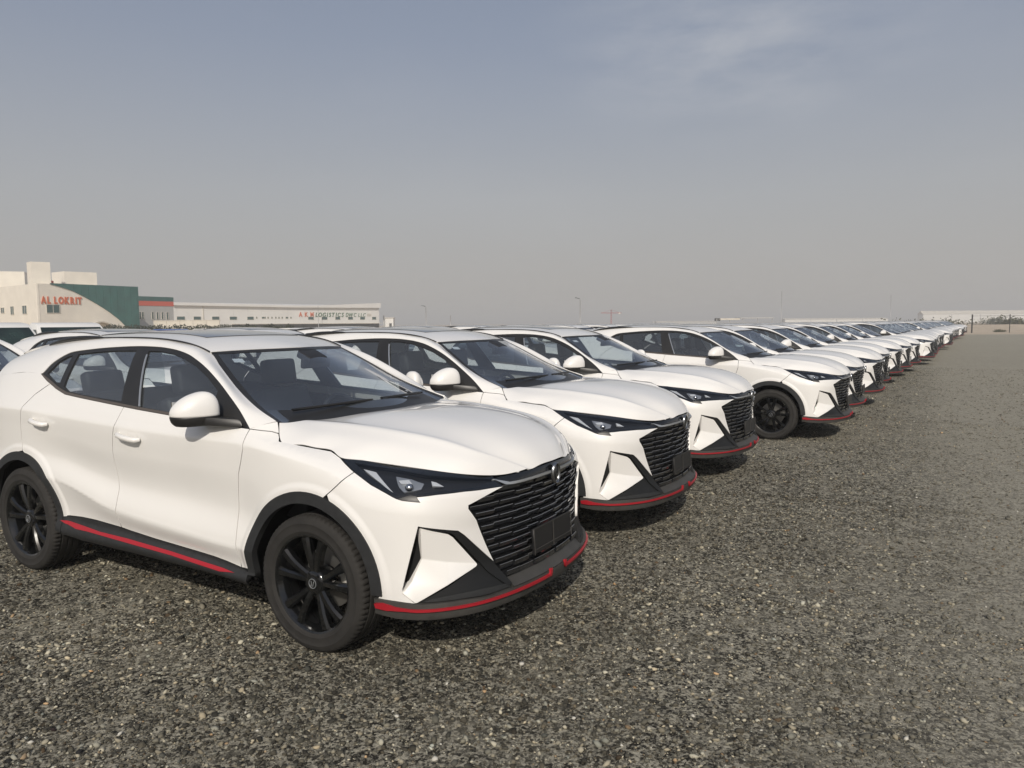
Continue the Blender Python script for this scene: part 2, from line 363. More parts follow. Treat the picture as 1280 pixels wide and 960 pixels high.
def panel(outer, holes=(), fn=None, off=0.0, ds=.05, dz=.02, shrink=.0028, skirt=.014, mx=.03):
    """a piece of the body surface cut to a 2-D outline, with folded-in edges"""
    fn = fn or side
    loops = [resample(inset(outer, shrink), mx)]+[resample(inset(h, -shrink), mx)[::-1] for h in holes]
    o = loops[0]; lo, hi = o.min(0), o.max(0)
    if fn is side:                       # follow the feature lines of the surface
        cs = np.arange(lo[0]+ds*.5, hi[0], ds); rw = side_rows(cs); cols = []
        for j in range(rw.shape[1]-1):
            k = max(1, int(math.ceil((rw[:, j+1]-rw[:, j]).max()/dz)))
            for t in range(k): cols.append(rw[:, j]+(rw[:, j+1]-rw[:, j])*t/k)
        gz = np.stack(cols, 1); gx = np.repeat(cs[:, None], gz.shape[1], 1)
    else:
        gx, gz = np.meshgrid(np.arange(lo[0], hi[0], ds), np.arange(lo[1], hi[1], dz), indexing='ij')
    G = np.stack([gx.ravel(), gz.ravel()], -1)
    if fn is side:                       # rings of points round the wheel arches keep the flare clean
        for cx_, cz_ in (FA, RA):
            if not (lo[0] < sx(cx_)+.6 and hi[0] > sx(cx_)-.6): continue
            rr_ = np.hypot(plan(G[:, 0])[:, 0]-cx_, G[:, 1]-cz_); G = G[(rr_ > .535) | (rr_ < .40)]
            for r_ in (.463, .470, .477, .484, .491, .498, .505, .512, .520, .530):
                G = np.vstack([G, np.array(arc(cx_, cz_, r_, -12, 192, 76))])
    m = inside(o, G)
    for h in loops[1:]: m &= ~inside(h, G)
    G = G[m]
    for h in loops: G = G[bdist(h, G) > min(ds, dz)*.3] if len(G) else G
    pts = np.vstack(loops+[G]) if len(G) else np.vstack(loops)
    ed = []; k = 0; idx = []
    for h in loops:
        n = len(h); ed += [(k+i, k+(i+1) % n) for i in range(n)]; idx.append(list(range(k, k+n))); k += n
    vo, eo, fo, ov, oe, of = delaunay_2d_cdt([Vector(p) for p in pts], ed, [], 0, 1e-6)
    v2 = np.array([tuple(v) for v in vo])
    T = np.array([f for f in fo if len(f) == 3])
    cen = v2[T].mean(1); m = inside(o, cen)
    for h in loops[1:]: m &= ~inside(h, cen)
    T = T[m]
    a = v2[T[:, 1]]-v2[T[:, 0]]; b = v2[T[:, 2]]-v2[T[:, 0]]; cr = a[:, 0]*b[:, 1]-a[:, 1]*b[:, 0]
    T = T[np.abs(cr) > 1e-9]; cr = cr[np.abs(cr) > 1e-9]; T[cr < 0] = T[cr < 0][:, ::-1]
    s, z = v2[:, 0], v2[:, 1]
    N = surf_n(fn, s, z); P = fn(s, z)+N*off
    g = Geo().add(P, T.tolist(), N)
    if skirt:
        where = {}
        for i, l in enumerate(ov):
            for q in l: where[q] = i
        for lp in idx:
            q = [where[i] for i in lp if i in where]; n = len(q)
            p = P[q]; nn = N[q]; t = np.roll(p, -1, 0)-np.roll(p, 1, 0); sd = np.cross(t, nn); sd /= np.maximum(np.linalg.norm(sd, axis=1, keepdims=True), 1e-9)
            V = np.vstack([p, p-nn*skirt]); F = [(i, n+i, n+(i+1) % n, (i+1) % n) for i in range(n)]
            g.add(V, F, np.vstack([sd, sd]))
    return g
def spl2(G, nu, nv, sharp=()):
    G = np.asarray(G, float)
    def par(A): d = np.linalg.norm(np.diff(A, axis=0), axis=-1).mean(1); return np.concatenate([[0], np.cumsum(d)])
    pu = par(G); pv = par(G.swapaxes(0, 1))
    u = np.linspace(0, pu[-1], nu); v = np.linspace(0, pv[-1], nv)
    A = natspl(pu, G, u); B = natspl(pv, A.swapaxes(0, 1), v).swapaxes(0, 1)
    return B
def grid_geo(P, flip=False, skirt=.014, off=0.0):
    nu, nv = P.shape[:2]
    n = np.cross(np.gradient(P, axis=0), np.gradient(P, axis=1)); n /= np.maximum(np.linalg.norm(n, axis=-1, keepdims=True), 1e-12)
    if flip: n = -n
    P = P+n*off
    F = []
    for i in range(nu-1):
        for j in range(nv-1):
            q = (i*nv+j, (i+1)*nv+j, (i+1)*nv+j+1, i*nv+j+1); F.append(q[::-1] if flip else q)
    g = Geo().add(P.reshape(-1, 3), F, n.reshape(-1, 3))
    if skirt:
        lp = [(i, 0) for i in range(nu)]+[(nu-1, j) for j in range(1, nv)]+[(i, nv-1) for i in range(nu-2, -1, -1)]+[(0, j) for j in range(nv-2, 0, -1)]
        if flip: lp = lp[::-1]
        p = np.array([P[a] for a in lp]); nn = np.array([n[a] for a in lp]); k = len(lp)
        t = np.roll(p, -1, 0)-np.roll(p, 1, 0); sd = np.cross(t, nn); sd /= np.maximum(np.linalg.norm(sd, axis=1, keepdims=True), 1e-9)
        g.add(np.vstack([p, p-nn*skirt]), [(i, k+i, k+(i+1) % k, (i+1) % k) for i in range(k)], np.vstack([sd, sd]))
    return g
def sx(x): return float(s_of_x(x))
def arc(cx, cz, r, a0, a1, n):
    return [(sx(cx+r*math.cos(math.radians(a))), cz+r*math.sin(math.radians(a))) for a in np.linspace(a0, a1, n)]

# ------------------------------------------------------------------ outlines on the body surface (s, z)
FA, RA = (1.328, .374), (-1.335, .374); FR, RR = .457, .447
DLO_TOP = [(1.695,1.347),(1.74,1.416),(1.814,1.470),(1.88,1.492),(2.063,1.512),(2.271,1.527),(2.452,1.537),(2.6,1.538),(2.756,1.535),(2.919,1.522),(3.064,1.497),(3.177,1.464),(3.306,1.416),(3.423,1.359),(3.545,1.291),(3.687,1.203),(3.807,1.112)]
DLO_BOT = [(3.679,1.120),(3.4,1.136),(3.125,1.153),(2.845,1.169),(2.588,1.187),(2.465,1.196),(2.244,1.212),(2.069,1.227),(1.945,1.258),(1.808,1.303)]
BLINE = [(2.715,1.178),(2.699,1.088),(2.676,1.023),(2.651,.927),(2.643,.838),(2.651,.751),(2.672,.668),(2.677,.585),(2.67,.523),(2.672,.4325)]
FDOOR = [(3.807,1.112),(3.811,1.055),(3.813,1.013),(3.79,.939),(3.764,.872),(3.742,.752),(3.734,.616),(3.745,.429),(3.746,.353)]
SILLTOP = [(2.011,.424),(2.1,.436),(2.252,.444),(2.406,.444),(2.756,.424),(2.987,.407),(3.261,.393),(3.52,.380),(3.625,.370),(3.746,.353)]
LAMP_LOW = [(4.415,1.001),(4.535,.945),(4.65,.895),(4.743,.866),(4.802,.845),(4.836,.837),(4.922,.829),(4.904,.852),(5.012,.857),(5.17,.857),(5.274,.852),(5.422,.848)]
LAMP_TOP = [(4.604,.977),(4.867,.957),(5.08,.938),(5.208,.923),(5.309,.908),(5.389,.894)]
GRILLE_L = [(5.422,.848),(5.188,.788),(5.187,.773),(5.237,.710),(5.298,.579),(5.346,.481)]
VENT_TOP = [(4.917,.713),(5.123,.671),(5.158,.646),(5.307,.513),(5.346,.479)]
HOODSIDE = [(3.926,1.144),(3.974,1.091),(4.016,1.060),(4.136,1.045),(4.235,1.034),(4.336,1.025),(4.373,1.015),(4.415,1.001)]

# hood control points, centre to edge, from the windscreen to the nose
HOOD = [
 [(1.17,0,1.150),(1.14,-.35,1.147),(1.075,-.565,1.1395),(1.055,-.62,1.1425),(1.015,-.72,1.138),(.990,-.772,1.141)],
 [(1.25,0,1.160),(1.22,-.34,1.153),(1.15,-.560,1.1365),(1.13,-.62,1.1420),(1.10,-.745,1.108),(1.074,-.845,1.062)],
 [(1.40,0,1.166),(1.37,-.33,1.157),(1.315,-.545,1.1320),(1.30,-.605,1.1385),(1.25,-.735,1.094),(1.199,-.825,1.048)],
 [(1.495,0,1.1640),(1.465,-.32,1.1545),(1.41,-.534,1.1275),(1.395,-.594,1.1335),(1.345,-.722,1.087),(1.292,-.808,1.036)],
 [(1.59,0,1.1588),(1.56,-.311,1.1488),(1.505,-.522,1.1210),(1.49,-.582,1.1270),(1.44,-.708,1.080),(1.390,-.797,1.027)],
 [(1.66,0,1.1525),(1.635,-.305,1.1424),(1.577,-.512,1.1145),(1.562,-.572,1.1200),(1.52,-.700,1.070),(1.465,-.820,1.0025)],
 [(1.73,0,1.1445),(1.708,-.299,1.1344),(1.650,-.502,1.1075),(1.635,-.562,1.1125),(1.60,-.685,1.061),(1.545,-.789,.991)],
 [(1.82,0,1.132),(1.80,-.29,1.122),(1.735,-.490,1.0980),(1.72,-.550,1.1030),(1.69,-.665,1.048),(1.645,-.753,.981)],
 [(1.99,0,1.092),(1.97,-.27,1.083),(1.915,-.455,1.0660),(1.90,-.510,1.0700),(1.885,-.615,1.020),(1.852,-.700,.962)],
 [(2.12,0,1.036),(2.10,-.24,1.029),(2.05,-.400,1.0200),(2.035,-.450,1.0220),(2.04,-.525,.980),(2.041,-.573,.927)],
 [(2.195,0,.978),(2.18,-.19,.974),(2.145,-.305,.9680),(2.13,-.345,.9690),(2.135,-.395,.940),(2.148,-.410,.904)],
 [(2.238,0,.919),(2.230,-.14,.916),(2.217,-.210,.9120),(2.211,-.235,.9110),(2.203,-.265,.909),(2.193,-.300,.907)],
]
def crease(rows):
    """tighten the hood's raised ridge: extra points close to it on both sides"""
    out = []
    for c, m, rm, r, b, e in rows:
        L = lambda p, q, t, dz=0: tuple(a+(b_-a)*t for a, b_ in zip(p[:2], q[:2]))+(p[2]+(q[2]-p[2])*t+dz,)
        out.append([c, m, L(r, m, .24, -.0065), L(r, m, .08, -.0030), r, L(r, b, .30, .001), b, e])
    return out
HOOD = crease(HOOD)
def full(rows): return [[(x, -y, z) for x, y, z in reversed(r[1:])]+list(r) for r in rows]
WIND = [
 [(.400,0,1.514),(.335,-.2,1.511),(.262,-.4,1.507),(.196,-.562,1.500)],
 [(.66,0,1.392),(.61,-.225,1.388),(.50,-.45,1.380),(.385,-.63,1.400)],
 [(.92,0,1.262),(.88,-.25,1.256),(.76,-.51,1.246),(.58,-.686,1.292)],
 [(1.15,0,1.140),(1.12,-.27,1.136),(1.01,-.57,1.130),(.80,-.742,1.200)],
 [(1.25,0,1.085),(1.22,-.28,1.082),(1.12,-.60,1.080),(.970,-.772,1.145)],
]
ROOF = [
 [(.396,0,1.518),(.33,-.2,1.515),(.257,-.4,1.511),(.192,-.564,1.504)],
 [(.20,0,1.560),(.17,-.2,1.557),(.12,-.4,1.549),(.067,-.574,1.541)],
 [(-.10,0,1.602),(-.10,-.2,1.600),(-.12,-.4,1.592),(-.16,-.585,1.573)],
 [(-.50,0,1.626),(-.50,-.2,1.624),(-.50,-.4,1.614),(-.50,-.590,1.588)],
 [(-.90,0,1.627),(-.90,-.2,1.624),(-.90,-.4,1.612),(-.90,-.588,1.585)],
 [(-1.3,0,1.608),(-1.3,-.2,1.605),(-1.28,-.4,1.592),(-1.26,-.578,1.564)],
 [(-1.7,0,1.566),(-1.68,-.2,1.563),(-1.64,-.4,1.550),(-1.58,-.560,1.528)],
 [(-2.03,0,1.518),(-2.01,-.2,1.515),(-1.95,-.4,1.500),(-1.87,-.530,1.480)],
]
REAR = [
 [(-2.00,0,1.500),(-1.98,-.2,1.497),(-1.92,-.4,1.484),(-1.865,-.525,1.462)],
 [(-2.10,0,1.36),(-2.08,-.22,1.355),(-2.03,-.45,1.342),(-1.96,-.62,1.325)],
 [(-2.22,0,1.16),(-2.20,-.25,1.155),(-2.14,-.52,1.145),(-2.07,-.70,1.13)],
]
def cant_geo():
    """roof side and windscreen pillar: from the window opening over to the roof joint"""
    A = [(3.807,1.112),(3.687,1.203),(3.545,1.291),(3.423,1.359),(3.306,1.416),(3.177,1.464),(3.064,1.497),(2.919,1.522),(2.756,1.535),(2.6,1.538),(2.271,1.527),(2.063,1.512),(1.88,1.492),(1.74,1.416),(1.695,1.347),(1.50,1.352),(1.28,1.335),(1.06,1.310)]
    B = [(.978,-.782,1.150),(.80,-.748,1.206),(.58,-.692,1.298),(.45,-.655,1.368),(.33,-.615,1.430),(.205,-.572,1.494),(.067,-.578,1.541),(-.07,-.583,1.560),(-.20,-.588,1.575),(-.36,-.592,1.583),(-.68,-.592,1.587),(-.90,-.590,1.583),(-1.10,-.585,1.574),(-1.30,-.578,1.560),(-1.45,-.570,1.545),(-1.60,-.560,1.525),(-1.75,-.548,1.503),(-1.87,-.532,1.478)]
    A = np.array(A); B = np.array(B, float)
    par = np.concatenate([[0], np.cumsum(np.linalg.norm(np.diff(B, axis=0), axis=1))])
    u = np.linspace(0, par[-1], 90)
    Ai = pchip(par, A, u); Bi = pchip(par, B, u)
    P0 = side(Ai[:, 0], Ai[:, 1]); e = 3e-3
    ta = side(Ai[:, 0], Ai[:, 1]+e)-side(Ai[:, 0], Ai[:, 1]-e); ta /= np.linalg.norm(ta, axis=1, keepdims=True)
    D = Bi-P0; L = np.linalg.norm(D, axis=1, keepdims=True); tb = D*np.array([1, 1, .35]); tb /= np.linalg.norm(tb, axis=1, keepdims=True)
    tt = np.linspace(0, 1, 11)[None, :, None]
    rp = np.clip(u/.22, .12, 1)[:, None]; P1 = P0+ta*L*.38*rp; P2 = Bi-tb*L*.38*rp
    Q = (1-tt)**3*P0[:, None]+3*(1-tt)**2*tt*P1[:, None]+3*(1-tt)*tt**2*P2[:, None]+tt**3*Bi[:, None]
    return grid_geo(Q, flip=True, skirt=.014)

# ------------------------------------------------------------------ the car
def make_car(name):
    root = bpy.data.objects.new(name, None); COL.objects.link(root); root.empty_display_size = .3
    def add(nm, g, m, par=None, smooth=True):
        return link(nm, g if isinstance(g, bpy.types.Mesh) else g.mesh(nm, m, smooth), par or root)
    def both(nm, g, m, par=(None, None), smooth=True):
        return add(nm, g, m, par[0], smooth), add(nm, g.mirror(), m, par[1], smooth)

    # --- painted panels
    add('hood', grid_geo(spl2(full(HOOD), 60, 101), flip=True, skirt=.006), 'paint')
    roof = add('roof', grid_geo(spl2(full(ROOF), 46, 29)), 'paint')
    RS = spl2(full(ROOF), 91, 57)
    sub = RS[14:62, 9:48]
    add('sunroof', grid_geo(sub[::2, ::2], off=.004, skirt=.008), 'roofglass', roof)
    both('roof_side', cant_geo(), 'paint')
    farc = arc(*FA, FR, 185, 78, 22); farc2 = arc(*FA, FR, 78, 0, 16)
    # fender
    both('pillar_base', panel([(3.807,1.1125),(3.855,1.131),(3.926,1.147),(3.955,1.112),(3.972,1.093),(3.935,1.1025)], shrink=.0008), 'paint')
    fend = FDOOR[::-1][:-1]+[(3.807,1.112),(3.935,1.102),(3.974,1.092)]+HOODSIDE[2:]+[(4.535,.945)]+[(4.47,.882),(4.414,.834)]
    top = [p for p in arc(*FA, FR, 70, 182, 24) if p[0] < 4.41]
    both('front_fender', panel(fend+top, off=0), 'paint')
    # bumper skin
    bump = LAMP_LOW[1:]+GRILLE_L[1:]+VENT_TOP[::-1][1:]+[(4.835,.412),(4.835,.394),(4.9,.346),(4.821,.351),(4.705,.359)]
    arcb = [p for p in arc(*FA, FR, -2, 70, 18)]
    bumper = both('front_bumper', panel(bump+[p for p in arcb if p[1] > .362 and p[0] > 4.42]+[(4.414,.834),(4.47,.882)], ds=.03, dz=.015), 'paint')
    # doors
    fd = FDOOR[::-1]+[(3.679,1.120),(3.4,1.136),(3.125,1.153),(2.845,1.169),(2.715,1.178)]+BLINE[1:]+[p for p in SILLTOP if p[0] > 2.68]
    fdoor = both('front_door', panel(fd[:-1]), 'paint')
    RCUT = [(1.86,1.287),(1.74,1.215),(1.66,1.13),(1.63,1.02),(1.625,.90),(1.64,.83)]
    rarc = [p for p in arc(*RA, RR, 88, 5, 20) if p[0] > 1.645]
    rd = BLINE[::-1]+[(2.588,1.187),(2.465,1.196),(2.244,1.212),(2.069,1.227),(1.945,1.258)]+RCUT+rarc+[p for p in SILLTOP if p[0] < 2.66][1:]
    rdoor = both('rear_door', panel(rd), 'paint')
    ql = RCUT[::-1]+[(1.808,1.303),(1.695,1.3475),(1.690,1.350),(1.50,1.3548),(1.28,1.3378),(1.06,1.3128),(.90,1.10),(.86,.92),(.84,.62)]
    rarc2 = [p for p in arc(*RA, RR, 176, 92, 18)]
    both('quarter_panel', panel(ql+[(1.02,.50),(1.10,.44)]+rarc2), 'paint')
    # tail
    both('tailgate', panel([(.0,.62),(.84,.62),(.86,.92),(.90,1.10),(.0,1.13)], skirt=.01), 'paint')
    both('rear_bumper', panel([(.0,.34),(1.05,.34),(1.10,.44),(1.02,.50),(.84,.62),(.0,.62)], off=.012), 'plastic')
    both('tail_lamp', panel([(.35,.98),(.86,.95),(1.10,1.05),(1.02,1.11),(.35,1.06)], off=.010), 'tail')
    add('rear_window', grid_geo(spl2(full(REAR), 14, 21)), 'sglass')
    sp = spl2(full([[(-1.86,0,1.546),(-1.85,-.2,1.543),(-1.80,-.4,1.53),(-1.74,-.53,1.508)],[(-2.0,0,1.535),(-1.98,-.2,1.532),(-1.92,-.4,1.52),(-1.85,-.53,1.497)],[(-2.14,0,1.508),(-2.12,-.2,1.505),(-2.05,-.4,1.492),(-1.95,-.55,1.466)]]), 9, 21)
    add('spoiler', grid_geo(sp, skirt=.016, off=.003), 'paint')

    # --- glasshouse
    win_f = [(2.690,1.512),(2.807,1.512),(2.931,1.499),(3.042,1.475),(3.196,1.431),(3.343,1.37),(3.47,1.300),(3.50,1.150),(3.125,1.168),(2.855,1.184)]
    win_r = [(1.965,1.482),(2.15,1.499),(2.35,1.510),(2.573,1.513),(2.665,1.207),(2.465,1.216),(2.244,1.231),(2.085,1.246),(2.012,1.275)]
    win_q = [(1.755,1.352),(1.80,1.43),(1.865,1.465),(1.915,1.474),(1.955,1.296),(1.90,1.297)]
    dlo = DLO_TOP+DLO_BOT
    both('window_frame', panel(dlo, [win_f, win_r, win_q], off=-.004, shrink=-.0015, dz=.03), 'trim')
    gf = both('window', panel(win_f, off=-.012, shrink=-.006, skirt=0, dz=.03), 'sglass', fdoor)
    gr = both('window', panel(win_r, off=-.012, shrink=-.006, skirt=0, dz=.03), 'rglass', rdoor)
    both('quarter_window', panel(win_q, off=-.012, shrink=-.006, skirt=0, dz=.03), 'rglass')
    both('belt_moulding', panel([(1.70,1.343)]+[(a, b) for a, b in DLO_BOT[::-1]]+[(3.70,1.119),(3.70,1.128)]+[(a+.012, b+.013) for a, b in DLO_BOT]+[(1.715,1.345)], off=.003, shrink=0, skirt=.01, mx=.02), 'brown_trim')
    both('window_seal', panel([(2.700,1.487),(2.712,1.487),(2.862,1.186),(2.850,1.186)], off=.002, shrink=0, skirt=.006), 'silver')
    add('windscreen', grid_geo(spl2(full(WIND), 26, 33), flip=True, skirt=0), 'wshield')
    WF = spl2(full(WIND), 61, 81)
    fr = Geo()
    for sl in (WF[:3], WF[:, :3], WF[:, -3:]): fr.merge(grid_geo(sl, flip=True, off=.002, skirt=.004))
    add('windscreen_border', fr, 'trim')
    add('windscreen_cowl', grid_geo(spl2(full([[(1.03,0,1.192),(1.0,-.27,1.186),(.90,-.54,1.178),(.81,-.69,1.186)],[(1.19,0,1.118),(1.16,-.30,1.115),(1.06,-.60,1.112),(.95,-.765,1.120)]]), 5, 31), flip=True, off=.006), 'trim')
    wp = []
    for y0, y1 in ((-.62, -.06), (.02, .56)):
        pts = []
        for t in np.linspace(0, 1, 9):
            y = y0+(y1-y0)*t; j = (y/.772)
            base = 1.01-.16*j*j
            pts.append((base+.02, y, 1.192-.02*j*j+.012))
        wp.append(add('wiper', tube_geo(pts, [.009]*8+[.005], 6), 'trim'))
    # roof joint strips
    rr = []
    for x, y, z in ((.190,-.572,1.5055),(.067,-.578,1.5435),(-.16,-.588,1.577),(-.5,-.593,1.5895),(-.9,-.592,1.5865)): rr.append((x, y, z))
    tr = natspl(np.arange(5.), np.array(rr), np.linspace(0, 4, 24))
    g = tube_geo(tr.tolist(), .0055, 6)
    both('roof_joint', g, 'trim')
    rl = natspl(np.arange(5.), np.array([(-.85,-.592,1.588),(-1.05,-.592,1.587),(-1.25,-.586,1.576),(-1.42,-.576,1.554),(-1.56,-.566,1.530)]), np.linspace(0, 4, 20))
    both('roof_shade_strip', tube_geo(rl.tolist(), [.006]+[.012+.012*math.sin(math.pi*i/19) for i in range(1, 19)]+[.005], 8, squash=.7), 'trim')  # dark strip added for the shadow side of spoiler and roof ditch

    # --- cladding, sills, lip
    def ring(c, r0, r1, a0, a1, n=64): return arc(*c, r1, a0, a1, n)+arc(*c, r0, a1, a0, n)
    both('wheel_arch_trim', panel(ring(FA, .400, .459, 0, 186), off=.007, shrink=0, skirt=.035, dz=.03), 'plastic')
    both('wheel_arch_trim', panel(ring(RA, .392, .449, -6, 184), off=.007, shrink=0, skirt=.035, dz=.03), 'plastic')
    sill = SILLTOP[:-1]+[(3.746,.353),(3.815,.344),(3.815,.275),(3.4,.284),(2.8,.290),(2.25,.294),(2.03,.315),(1.985,.37)]
    sl = both('sill_cladding', panel(sill, off=.004, skirt=.05), 'plastic')
    both('red_stripe', panel([(2.035,.400),(2.10,.405),(2.467,.379),(2.754,.374),(3.172,.357),(3.626,.331),(3.712,.322),(3.607,.3165),(3.176,.3405),(2.758,.3535),(2.35,.3655),(2.22,.366),(2.10,.385)], off=.009, shrink=0, skirt=.006, dz=.012), 'red', sl)
    zt = lambda s: np.interp(s, [4.69, 4.82, 4.9, 5.14, 5.27, 5.44, SMAX], [.361, .352, .345, .343, .332, .334, .334])
    ls = np.linspace(4.69, SMAX, 44)
    lip_o = [(s, float(zt(s))) for s in ls]+[(SMAX, .268), (5.0, .268), (4.80, .272), (4.69, .285)]
    lip = both('front_lip', panel(lip_o, off=.008, shrink=0, skirt=.12, ds=.04, dz=.02), 'lip')
    redc = [(s, .318 if s > 4.9 else .318+.012*(4.9-s)/.2) for s in np.linspace(4.72, SMAX-.10, 40)]
    red_o = [(a, b+.008) for a, b in redc]+[(SMAX-.085,.350),(SMAX-.065,.350)]+[(SMAX-.075,.306)]+[(a, b-.010) for a, b in redc[::-1]]
    red_o[0] = (4.70, .346); 
    both('red_stripe', panel([(4.695,.340),(4.74,.345),(4.80,.330)]+[(a, b+.0045) for a, b in redc if a > 4.83]+[(SMAX-.095,.345),(SMAX-.075,.345),(SMAX-.085,.308)]+[(a, b-.0065) for a, b in redc[::-1] if a > 4.83]+[(4.76,.312),(4.70,.318)], off=.020, shrink=0, skirt=.014, ds=.03, dz=.012), 'red', lip)
    cen = [(5.446,.334),(SMAX,.334),(SMAX,.388),(5.83,.388),(5.815,.380),(5.70,.376),(5.69,.384),(5.60,.384),(5.446,.372)]
    cfn = lambda s, z: side(s, .334+(z-.334)*.75)+np.stack([-(z-.334)*1.1, 0*z, (z-.334)*.25], -1)
    both('lip_shelf', panel(cen, fn=cfn, off=.008, shrink=0, skirt=.02, dz=.015), 'lip')
    add('undertray', Geo().box((1.68, 0, .285), (.76, 1.10, .03)), 'black', smooth=False)

    # --- corner vents
    vfn = lambda s, z: side(s, z)
    vent_o = VENT_TOP+[(5.451,.350),(5.434,.338),(5.271,.338),(5.136,.346),(4.9,.346),(4.835,.394),(4.835,.412)]
    vb = both('bumper_vent', panel(vent_o, off=-.062, shrink=-.004, skirt=0, ds=.04), 'black')
    # outer band of the vent, satin black, stepping back from the skin
    band = VENT_TOP+[(5.451,.350),(5.415,.352),(5.300,.445),(5.252,.500),(5.112,.650),(5.082,.668),(4.932,.708)]
    both('vent_band', panel(band, off=-.006, shrink=-.001, skirt=.03, ds=.03), 'deep', vb)
    both('vent_floor', panel([(5.246,.484),(4.905,.3475),(5.136,.346),(5.271,.338),(5.434,.338),(5.451,.350),(5.262,.498)], off=-.014, shrink=-.001, skirt=.02, ds=.03), 'deep', vb)
    both('vent_shelf', panel([(4.985,.366),(4.93,.350),(5.136,.348),(5.271,.340),(5.432,.340),(5.425,.362),(5.25,.374),(5.10,.374)], off=-.008, shrink=0, skirt=.01, ds=.03), 'plastic', vb)
    # white scoop: concave, two facets and an inner flank
    def sp_(s, z, off): 
        s = np.array([s]); z = np.array([z]); return tuple((side(s, z)+surf_n(side, s, z)*off)[0])
    a = sp_(4.927,.704,-.012); b = sp_(5.078,.658,-.014); c = sp_(5.102,.641,-.014); d = sp_(5.242,.490,-.010); dd = sp_(5.238,.481,-.006)
    e_ = sp_(4.9,.3465,.002); f_ = sp_(4.837,.394,.001); h = sp_(4.873,.438,-.036); i_ = sp_(4.934,.545,-.052); j = sp_(5.09,.515,-.046); k = sp_(5.06,.42,-.006)
    w = Geo()
    w.add([a, i_, j, c, b], [(0, 1, 2, 3, 4)]); w.add([c, j, d], [(0, 1, 2)])
    w.add([i_, h, k, j], [(0, 1, 2, 3)]); w.add([j, k, dd, d], [(0, 1, 2, 3)]); w.add([h, f_, e_, k], [(0, 1, 2, 3)]); w.add([k, e_, dd], [(0, 1, 2)])
    bk = [Vector(p)+Vector((-.05, .03, 0)) for p in (a, b, c, d, dd, e_, f_, h, i_)]; fr_ = [a, b, c, d, dd, e_, f_, h, i_]
    n_ = 9; w.add([Vector(p) for p in fr_]+bk, [(q, n_+q, n_+(q+1) % n_, (q+1) % n_) for q in range(n_)])
    bmw = bmesh.new(); mew = w.mesh('vent_scoop', 'paint'); bmw.from_mesh(mew); bmesh.ops.remove_doubles(bmw, verts=bmw.verts, dist=1e-4); bmesh.ops.recalc_face_normals(bmw, faces=bmw.faces); bmw.to_mesh(mew); bmw.free()
    bevel_mesh(mew, .006, 2, 12)
    scoop = add('vent_scoop', mew, None)
    mew2 = mew.copy(); mew2.transform(Matrix.Scale(-1, 4, (0, 1, 0))); mew2.flip_normals(); add('vent_scoop', mew2, None)

    # --- headlights
    tuck = [(a, b+.012) for a, b in LAMP_TOP]
    lamp_o = LAMP_LOW+tuck[::-1]
    hl = both('headlight', panel(lamp_o, off=-.030, shrink=-.002, skirt=0, ds=.04), 'lampdark')
    both('lamp_lens', panel(lamp_o, off=-.002, shrink=.001, skirt=0, ds=.04), 'lens', hl)
    rim_o = [(4.432,.996)]+LAMP_LOW[1:]+[(5.380,.882),(5.27,.866),(5.17,.868),(5.02,.870),(4.915,.866),(4.84,.850),(4.80,.860),(4.745,.882),(4.655,.913),(4.56,.955),(4.50,.982),(4.604,.968),(4.867,.947),(5.08,.928),(5.208,.913),(5.309,.899),(5.38,.888)]+tuck[::-1]
    both('lamp_border', panel(rim_o, off=-.004, shrink=0, skirt=.02, ds=.04, dz=.012), 'gloss', hl)
    both('lamp_border', panel([(4.815,.843),(4.836,.836),(4.924,.8275),(4.905,.854),(4.87,.858)], off=.0015, shrink=0, skirt=.012, ds=.03, dz=.01), 'trim', hl)
    both('daytime_light', panel([(4.559,.962),(4.631,.951),(4.774,.874),(4.757,.877)], off=-.012, shrink=.001, skirt=.012, dz=.012), 'lampwhite', hl)
    both('lamp_reflector', panel([(4.74,.943),(4.85,.934),(4.95,.915),(4.93,.890),(4.83,.878),(4.79,.899)], off=-.022, shrink=.001, skirt=.01, dz=.012), 'silver', hl)
    both('lamp_reflector', panel([(4.996,.919),(5.028,.912),(5.068,.890),(5.001,.897)], off=-.012, shrink=.001, skirt=.012, dz=.012), 'lampwhite', hl)
    both('lamp_reflector', panel([(4.775,.921),(4.84,.926),(4.872,.908),(4.80,.908)], off=-.010, shrink=.001, skirt=.012, dz=.012), 'lampwhite', hl)
    pc = np.array([sp_(4.855,.896,-.016)]); 
    both('lamp_projector', ball_geo(tuple(pc[0]), (.022, .022, .020), 12, 8), 'chrome', hl)

    # --- grille
    gro = [(SMAX,.895),(5.62,.884),(5.47,.876),(5.389,.886),(5.422,.848)]+GRILLE_L[1:]+[(5.446,.372),(5.60,.384),(SMAX,.388)]
    grille = both('grille', panel(gro, off=-.045, shrink=-.004, skirt=0, ds=.05), 'black')
    both('grille_brow', panel([(SMAX,.917),(5.73,.914),(5.55,.903),(5.426,.898),(5.389,.893),(5.376,.886),(5.44,.866),(5.52,.868),(5.70,.872),(SMAX,.876)], off=-.012, shrink=-.001, skirt=.03, ds=.04, dz=.01), 'gloss')
    both('grille_bar', panel([(5.376,.889),(5.466,.8655),(5.60,.868),(SMAX-.045,.872),(SMAX-.045,.859),(5.60,.856),(5.476,.853),(5.44,.856)], off=.002, shrink=0, skirt=.02, ds=.03, dz=.01), 'silver')
    gl = np.array([(5.422,.848),(5.188,.788),(5.187,.773),(5.237,.710),(5.298,.579),(5.346,.481),(5.446,.372)])
    slats = []
    rows = np.linspace(.402, .838, 13)
    bounds = [0.0, .085, .20, .33, .47, .62, .80]
